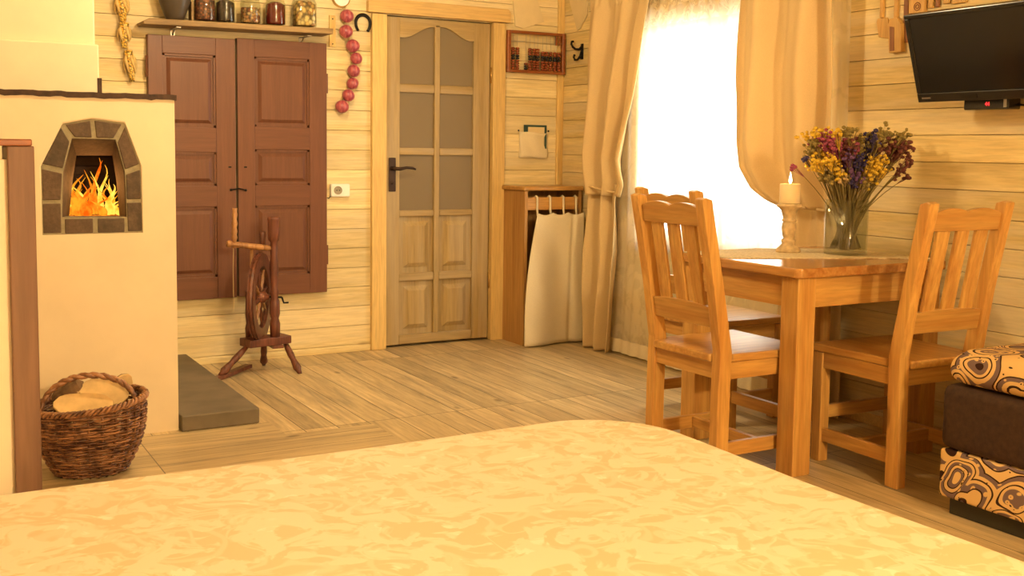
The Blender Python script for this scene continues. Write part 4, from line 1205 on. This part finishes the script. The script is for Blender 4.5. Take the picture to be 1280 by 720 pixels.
obj('handle', bm, M['wicker'], bk, smooth=True)
def log(c, l, r, rot, label, half=True):
    t = thing('firewood_log', label, 'firewood', c, 0, 'split logs in the wicker basket')
    t.rotation_euler = rot
    bm = BM(); secs = []; m_ = 10
    fx = lambda q: max(.05, 1-abs(q)**3.2)**.5
    for i in range(m_+1):
        q = -1+2*i/m_; k = fx(q)*(1+random.uniform(-.05,.05))
        secs.append([bm.verts.new((q*l/2, r*k*math.cos(a), r*.85*k*math.sin(a))) for a in [PI*j/8 for j in range(9)]])
    for i in range(m_):
        for j in range(8): bm.faces.new([secs[i][j], secs[i+1][j], secs[i+1][j+1], secs[i][j+1]])
    bm.faces.new(secs[0]); bm.faces.new(secs[-1][::-1])
    obj('bark', bm, M['bark'], t)
    bm = BM(); pf = [(l/2*q, r*.97*fx(q)) for q in [-1+2*i/m_ for i in range(m_+1)]]
    add_prism(bm, pf+[(x, -y) for x, y in pf[::-1]], -.006, .004, 'z')
    obj('split_face', bm, M['logface'], t, bevel=.002)
log((.545,4.045,.262), .20, .050, (R(-140),R(4),R(-4)), 'pale split log lying at the front of the basket')
log((.625,4.10,.288), .17, .052, (R(-128),R(10),R(-10)), 'pale split log leaning in the middle of the basket')
log((.510,4.15,.285), .13, .045, (R(20),R(-35),R(-20)), 'grey weathered log end at the back left of basket')
log((.685,4.16,.275), .14, .042, (R(-80),R(-50),R(20)), 'split log standing upright at the back right of basket')
log((.575,4.10,.11), .18, .055, (R(20),R(5),R(-50)), 'log buried low beneath the other logs in basket')

# ------------------------------------------------------------------ spinning wheel
sw = thing('spinning_wheel', 'antique reddish wooden spinning wheel standing before the cupboard doors', 'spinning wheel', (1.62, 5.55, 0))
WC = Vector((1.632, 5.55, .400)); da = R(29); dirw = Vector((math.sin(da), math.cos(da), 0)); nrm = Vector((math.cos(da), -math.sin(da), 0))
RW = .232
def wp(a, r, off=0): return tuple(WC+dirw*(r*math.cos(a))+Vector((0,0,r*math.sin(a)))+nrm*off)
bm = BM(); n = 48
sec = [(RW,-.016),(RW-.004,-.010),(RW,0),(RW-.004,.010),(RW,.016),(RW-.068,.014),(RW-.072,0),(RW-.068,-.014)]
rg = [[bm.verts.new(wp(2*PI*k/n, r, o)) for r, o in sec] for k in range(n)]
for k in range(n):
    a, b_ = rg[k], rg[(k+1)%n]
    for i in range(8): bm.faces.new([a[i], b_[i], b_[(i+1)%8], a[(i+1)%8]])
wobj('wheel_rim', bm, M['wheelwood'], sw, smooth=False)
for k in range(8):
    a = 2*PI*k/8+.2
    bm = BM(); rr_ = [.028,.05,.07,.09,.115,.14,.165]; ra = [.006,.010,.007,.011,.009,.006,.006]
    add_tube(bm, [wp(a, r) for r in rr_], ra, 8); wobj('spoke', bm, M['wheelwood_l'] if k % 2 else M['wheelwood'], sw, smooth=True)
bm = BM(); add_tube(bm, [tuple(WC+nrm*o) for o in (-.05,-.035,-.03,0,.03,.035,.05)], [.014,.018,.030,.034,.030,.018,.014], 16); wobj('hub', bm, M['wheelwood'], sw, smooth=True)
bm = BM(); add_tube(bm, [tuple(WC+nrm*o) for o in (-.075,.115)], .005, 8)
add_tube(bm, [tuple(WC+nrm*.115), tuple(WC+nrm*.125+Vector((0,0,-.03))), tuple(WC+nrm*.15+Vector((0,0,-.028)))], .005, 8); wobj('axle_crank', bm, M['black'], sw)
# plank table of the wheel
bm = BM()
pl0 = WC+Vector((-.105,-.03,0)); 
bm2 = BM()
c0 = Vector((1.535,5.50,0)); c1 = Vector((1.775,5.56,0)); dd = (c1-c0).normalized(); nn = Vector((-dd.y, dd.x, 0))
def plank(bm, a, b_, w, z0, z1):
    q = [a-nn*w, b_-nn*w, b_+nn*w, a+nn*w]; add_prism(bm, [(p.x,p.y) for p in q], z0, z1, 'z')
plank(bm, c0, c1, .055, .148, .190); wobj('plank_base', bm, M['wheelwood'], sw, bevel=.004)
bm = BM(); p = WC-nrm*.045-dirw*.10
# two wheel posts
def turned(a, b_, prof, name, mat):
    bm = BM(); a, b_ = Vector(a), Vector(b_)
    add_tube(bm, [tuple(a.lerp(b_, t_)) for t_, _ in prof], [r for _, r in prof], 12); wobj(name, bm, mat, sw, smooth=True)
pA = WC+nrm*.078; pB = WC-nrm*.062
prof = [(0,.026),(.12,.028),(.16,.021),(.2,.028),(.30,.027),(.34,.018),(.37,.026),(.41,.018),(.48,.020),(.58,.025),(.68,.018),(.75,.022),(.79,.017),(.81,.030),(.88,.031),(.97,.031),(.985,.035),(1,.030)]
turned((pA.x,pA.y,.185), (pA.x-.005,pA.y,.825), prof, 'main_post', M['wheelwood'])
turned((pB.x,pB.y,.185), (pB.x,pB.y,.43), [(0,.016),(.2,.018),(.3,.012),(.5,.017),(.8,.014),(1,.016)], 'wheel_post', M['wheelwood'])
bm = BM(); add_box(bm, pA.x-.03, pA.x+.03, pA.y-.06, pA.y+.03, .135, .150); wobj('treadle_block', bm, M['wheelwood'], sw, bevel=.003)
# spinning arm with maidens
a = (1.452,5.53,.690); b_ = (pA.x-.004,pA.y,.657)
turned(a, b_, [(0,.014),(.04,.018),(.1,.017),(.14,.012),(.25,.016),(.5,.015),(.7,.017),(.85,.014),(1,.012)], 'mother_bar', M['wheelwood_l'])
turned((1.492,5.53,.665), (1.497,5.53,.872), [(0,.010),(.12,.013),(.2,.010),(.26,.018),(.34,.012),(.42,.017),(.52,.011),(.62,.018),(.72,.011),(.84,.015),(.92,.011),(1,.013)], 'maiden', M['wheelwood_l'])
turned((1.650,5.56,.655), (1.652,5.56,.745), [(0,.016),(.5,.014),(.8,.018),(1,.014)], 'maiden', M['wheelwood'])
turned((1.585,5.545,.190), (1.588,5.545,.675), [(0,.009),(.5,.010),(1,.009)], 'back_support', M['wheelwood_l'])
bm = BM(); add_tube(bm, [(1.488,5.525,.70),(1.484,5.525,.55),(1.486,5.525,.38),(1.483,5.525,.335)], .0015, 5); wobj('yarn_thread', bm, M['string'], sw)
for f_, g_ in (((1.545,5.50,.150),(1.392,5.47,.012)), ((1.765,5.555,.150),(1.803,5.41,.0)), ((1.66,5.58,.150),(1.700,5.72,.0))):
    turned(f_, g_, [(0,.012),(.2,.016),(.4,.018),(.55,.015),(.7,.019),(.82,.022),(.9,.014),(1,.010)], 'leg', M['wheelwood'])
bm = BM(); add_prism(bm, [(1.345,5.43),(1.375,5.40),(1.62,5.66),(1.59,5.69)], .002, .022, 'z'); wobj('treadle', bm, M['wheelwood'], sw, bevel=.003)

# ------------------------------------------------------------------ television, receiver, utensils
tv = thing('television', 'black flat-screen television tilted down from the right wall', 'television', (3.50, 2.60, 1.40))
tilt = R(18)
TW, TH = .96, .347
yL = 2.925
bm = BM()
def tvbox(x0, x1, y0, y1, z0, z1, name, mat, bev=0):
    bm = BM(); add_box(bm, x0, x1, y0, y1, z0, z1)
    bm.transform(Matrix.Translation((3.505, 0, 1.398)) @ Matrix.Rotation(-tilt, 4, 'Y'))
    return wobj(name, bm, mat, tv, bevel=bev)
tvbox(0, .035, yL-TW, yL, 0, TH, 'housing', M['tvplastic'], .006)
tvbox(-.004, .0, yL-TW+.022, yL-.022, .040, TH-.020, 'screen', M['tvscreen'])
for z0, z1, nm in ((0,.036,'lower_bezel'),(TH-.016,TH,'upper_bezel')): tvbox(-.008, .0, yL-TW, yL, z0, z1, nm, M['tvplastic'], .003)
for a, b_ in ((yL-.020,yL),(yL-TW,yL-TW+.020)): tvbox(-.008, .0, a, b_, .036, TH-.016, 'side_bezel', M['tvplastic'], .003)
tvbox(-.0095, -.008, yL-.062, yL-.022, .014, .020, 'maker_mark', M['steel'])
tvbox(-.0095, -.008, yL-.27, yL-.20, .010, .024, 'badge', M['tvscreen'])
bm = BM(); add_box(bm, 3.52, XR, 2.45, 2.52, 1.50, 1.58); add_box(bm, XR-.01, XR, 2.40, 2.57, 1.45, 1.65); wobj('wall_bracket', bm, M['black'], tv)
rc = thing('receiver_box', 'small black receiver box with red display under the television', 'receiver', (3.64, 2.70, 1.37))
bm = BM(); add_box(bm, 3.60, 3.672, 2.60, 2.795, 1.366, 1.408); wobj('case', bm, M['tvplastic'], rc, bevel=.004)
def text(s, size, loc, rot, mat, name, parent, ext=.0005):
    cu = bpy.data.curves.new(name, 'FONT'); cu.body = s; cu.size = size; cu.extrude = ext; cu.align_x = 'CENTER'; cu.align_y = 'CENTER'
    ob = bpy.data.objects.new(name, cu); dg = None
    C.objects.link(ob)
    bpy.context.view_layer.update()
    me = bpy.data.meshes.new_from_object(ob.evaluated_get(bpy.context.evaluated_depsgraph_get()))
    C.objects.unlink(ob); bpy.data.objects.remove(ob)
    o = bpy.data.objects.new(name, me); me.materials.clear(); me.materials.append(mat); C.objects.link(o)
    me.transform(Matrix.Translation(Vector(loc)-parent.location) @ rot); o.parent = parent
    return o
text('44', .020, (3.5992, 2.69, 1.386), Matrix.Rotation(R(-90),4,'Z') @ Matrix.Rotation(R(90),4,'X'), M['led'], 'display_digits', rc)
bm = BM(); add_box(bm, 3.598, 3.600, 2.607, 2.620, 1.372, 1.402); wobj('button', bm, M['steel'], rc)
bm = BM(); add_box(bm, 3.672, XR, 2.66, 2.74, 1.372, 1.380); wobj('bracket', bm, M['black'], rc)
bm = BM(); add_tube(bm, [(3.66,2.60,1.385),(3.67,2.55,1.375),(3.68,2.50,1.40),(3.69,2.46,1.48)], .004, 6); wobj('cable', bm, M['black'], rc, smooth=True)

def utens(name, label, parts, y, cat='utensil'):
    t = thing(name, label, cat, (XR-.012, y, 1.8), 0)
    for nm, poly, x0, x1, m_ in parts:
        bm = BM(); add_prism(bm, poly, XR-x1, XR-x0, 'x'); wobj(nm, bm, m_, t, bevel=.003)
utens('wooden_spatula', 'pale wooden spatula hanging left of the television', [
    ('handle', [(3.290,1.775),(3.305,1.775),(3.312,2.05),(3.284,2.05)], .0, .016, M['utensil']),
    ('blade', [(3.270,1.775),(3.322,1.775),(3.326,1.76),(3.312,1.695),(3.252,1.682),(3.262,1.76)], .0, .010, M['utensil'])], 3.29)
utens('wooden_scoop', 'wooden scoop with darker hollow bowl hanging beside the spatula', [
    ('handle', [(3.212,1.755),(3.230,1.755),(3.228,2.05),(3.210,2.05)], .0, .016, M['utensil']),
    ('bowl', [(3.200,1.765),(3.240,1.765),(3.248,1.735),(3.236,1.62),(3.172,1.622),(3.180,1.74)], .0, .028, M['utensil']),
    ('hollow', [(3.212,1.728),(3.236,1.732),(3.230,1.628),(3.206,1.628)], .028, .030, M['utensil_d'])], 3.21)
utens('wooden_paddle', 'narrow brown wooden paddle half behind the television corner', [
    ('paddle', [(3.160,1.66),(3.185,1.66),(3.190,2.05),(3.165,2.05)], .0, .006, M['utensil_d'])], 3.17)
utens('carved_board', 'pale carved wooden board with ring pattern above the television', [
    ('board', [(3.070,1.765),(3.150,1.775),(3.155,2.05),(3.072,2.05)], .0, .018, M['utensil'])], 3.11, 'board')
t = bpy.data.objects['carved_board']
for r in (.016, .008):
    bm = BM(); add_tube(bm, [(XR-.019, 3.105+r*math.cos(2*PI*k/20), 1.802+r*math.sin(2*PI*k/20)) for k in range(20)], .002, 5, closed=True); wobj('carved_ring', bm, M['utensil_d'], t)
for i, (y0, y1, z) in enumerate(((3.035,3.058,1.79),(3.005,3.022,1.79),(2.955,2.985,1.80),(2.875,2.945,1.795))):
    utens('wooden_spoon' if i < 3 else 'wooden_plaque', ['narrow wooden spoon just right of the carved board','thin wooden spoon second right of the carved board','broad wooden spoon left of the flat plaque','flat wooden plaque above the middle of the television'][i],
      [('handle' if i < 3 else 'plaque_body', [(y0,z),(y1,z),(y1,2.05),(y0,2.05)], .0, .012, M['utensil'] if i != 1 else M['utensil_d'])], (y0+y1)/2, 'utensil')

# ------------------------------------------------------------------ light
def lamp(name, typ, loc, energy, col, size=.1, rot=None, **k):
    l = bpy.data.lights.new(name, typ); l.energy = energy; l.color = col
    if typ == 'AREA':
        l.shape = 'RECTANGLE'; l.size = size; l.size_y = k.get('size_y', size)
    elif typ in ('POINT', 'SPOT'): l.shadow_soft_size = size
    o = bpy.data.objects.new(name, l); C.objects.link(o); o.location = loc
    if rot: o.rotation_euler = rot
    return o
WARM = (1, .785, .46)
lamp('pendant_lamp_light', 'POINT', (1.55, 4.10, 2.30), 72, WARM, .07)
lamp('bedside_lamp_light', 'POINT', (1.5, -1.9, 2.15), 340, WARM, .09)
lamp('fire_light', 'POINT', (.70, 4.80, 1.02), 1.2, (1,.4,.1), .05)
lamp('candle_light', 'POINT', (3.224, 3.329, TT+.34), .35, (1,.6,.25), .01)
# daylight entering through the window
lamp('window_daylight', 'AREA', (XR+.45, 4.35, 1.40), 75, (1,.95,.88), 1.1, (0, R(90), 0), size_y=1.3)
# added soft fill light behind the camera, no window on that side
lamp('rear_fill_light', 'AREA', (-.2, -2.2, 1.6), 32, (1,.86,.80), 1.6, (R(-90), 0, R(0)), size_y=1.3)

w = bpy.data.worlds.new('overcast_sky'); bpy.context.scene.world = w; w.use_nodes = True
w.node_tree.nodes['Background'].inputs[0].default_value = (.93,.97,1,1); w.node_tree.nodes['Background'].inputs[1].default_value = 3.6

# ------------------------------------------------------------------ camera
cam = bpy.data.cameras.new('camera'); co = bpy.data.objects.new('camera', cam); C.objects.link(co)
yaw, pit, rol, F, CY, H = R(29.63211119), R(4.79386507), R(.72406898), 1345.01, 300.157, 1.19
f = Vector((math.sin(yaw)*math.cos(pit), math.cos(yaw)*math.cos(pit), -math.sin(pit)))
r = Vector((math.cos(yaw), -math.sin(yaw), 0)); u = r.cross(f)
r2 = r*math.cos(rol)+u*math.sin(rol); u2 = -r*math.sin(rol)+u*math.cos(rol)
mw = Matrix(((r2.x,u2.x,-f.x,0),(r2.y,u2.y,-f.y,0),(r2.z,u2.z,-f.z,H),(0,0,0,1)))
co.matrix_world = mw
cam.sensor_width = 36; cam.sensor_fit = 'HORIZONTAL'; cam.lens = F/1280*36
cam.shift_y = (CY-360)/1280
cam.clip_start = .05
sc = bpy.context.scene
sc.camera = co
sc.view_settings.view_transform = 'Standard'; sc.view_settings.look = 'None'; sc.view_settings.gamma = 1
sc.view_settings.use_curve_mapping = False
sc.view_settings.exposure = .12
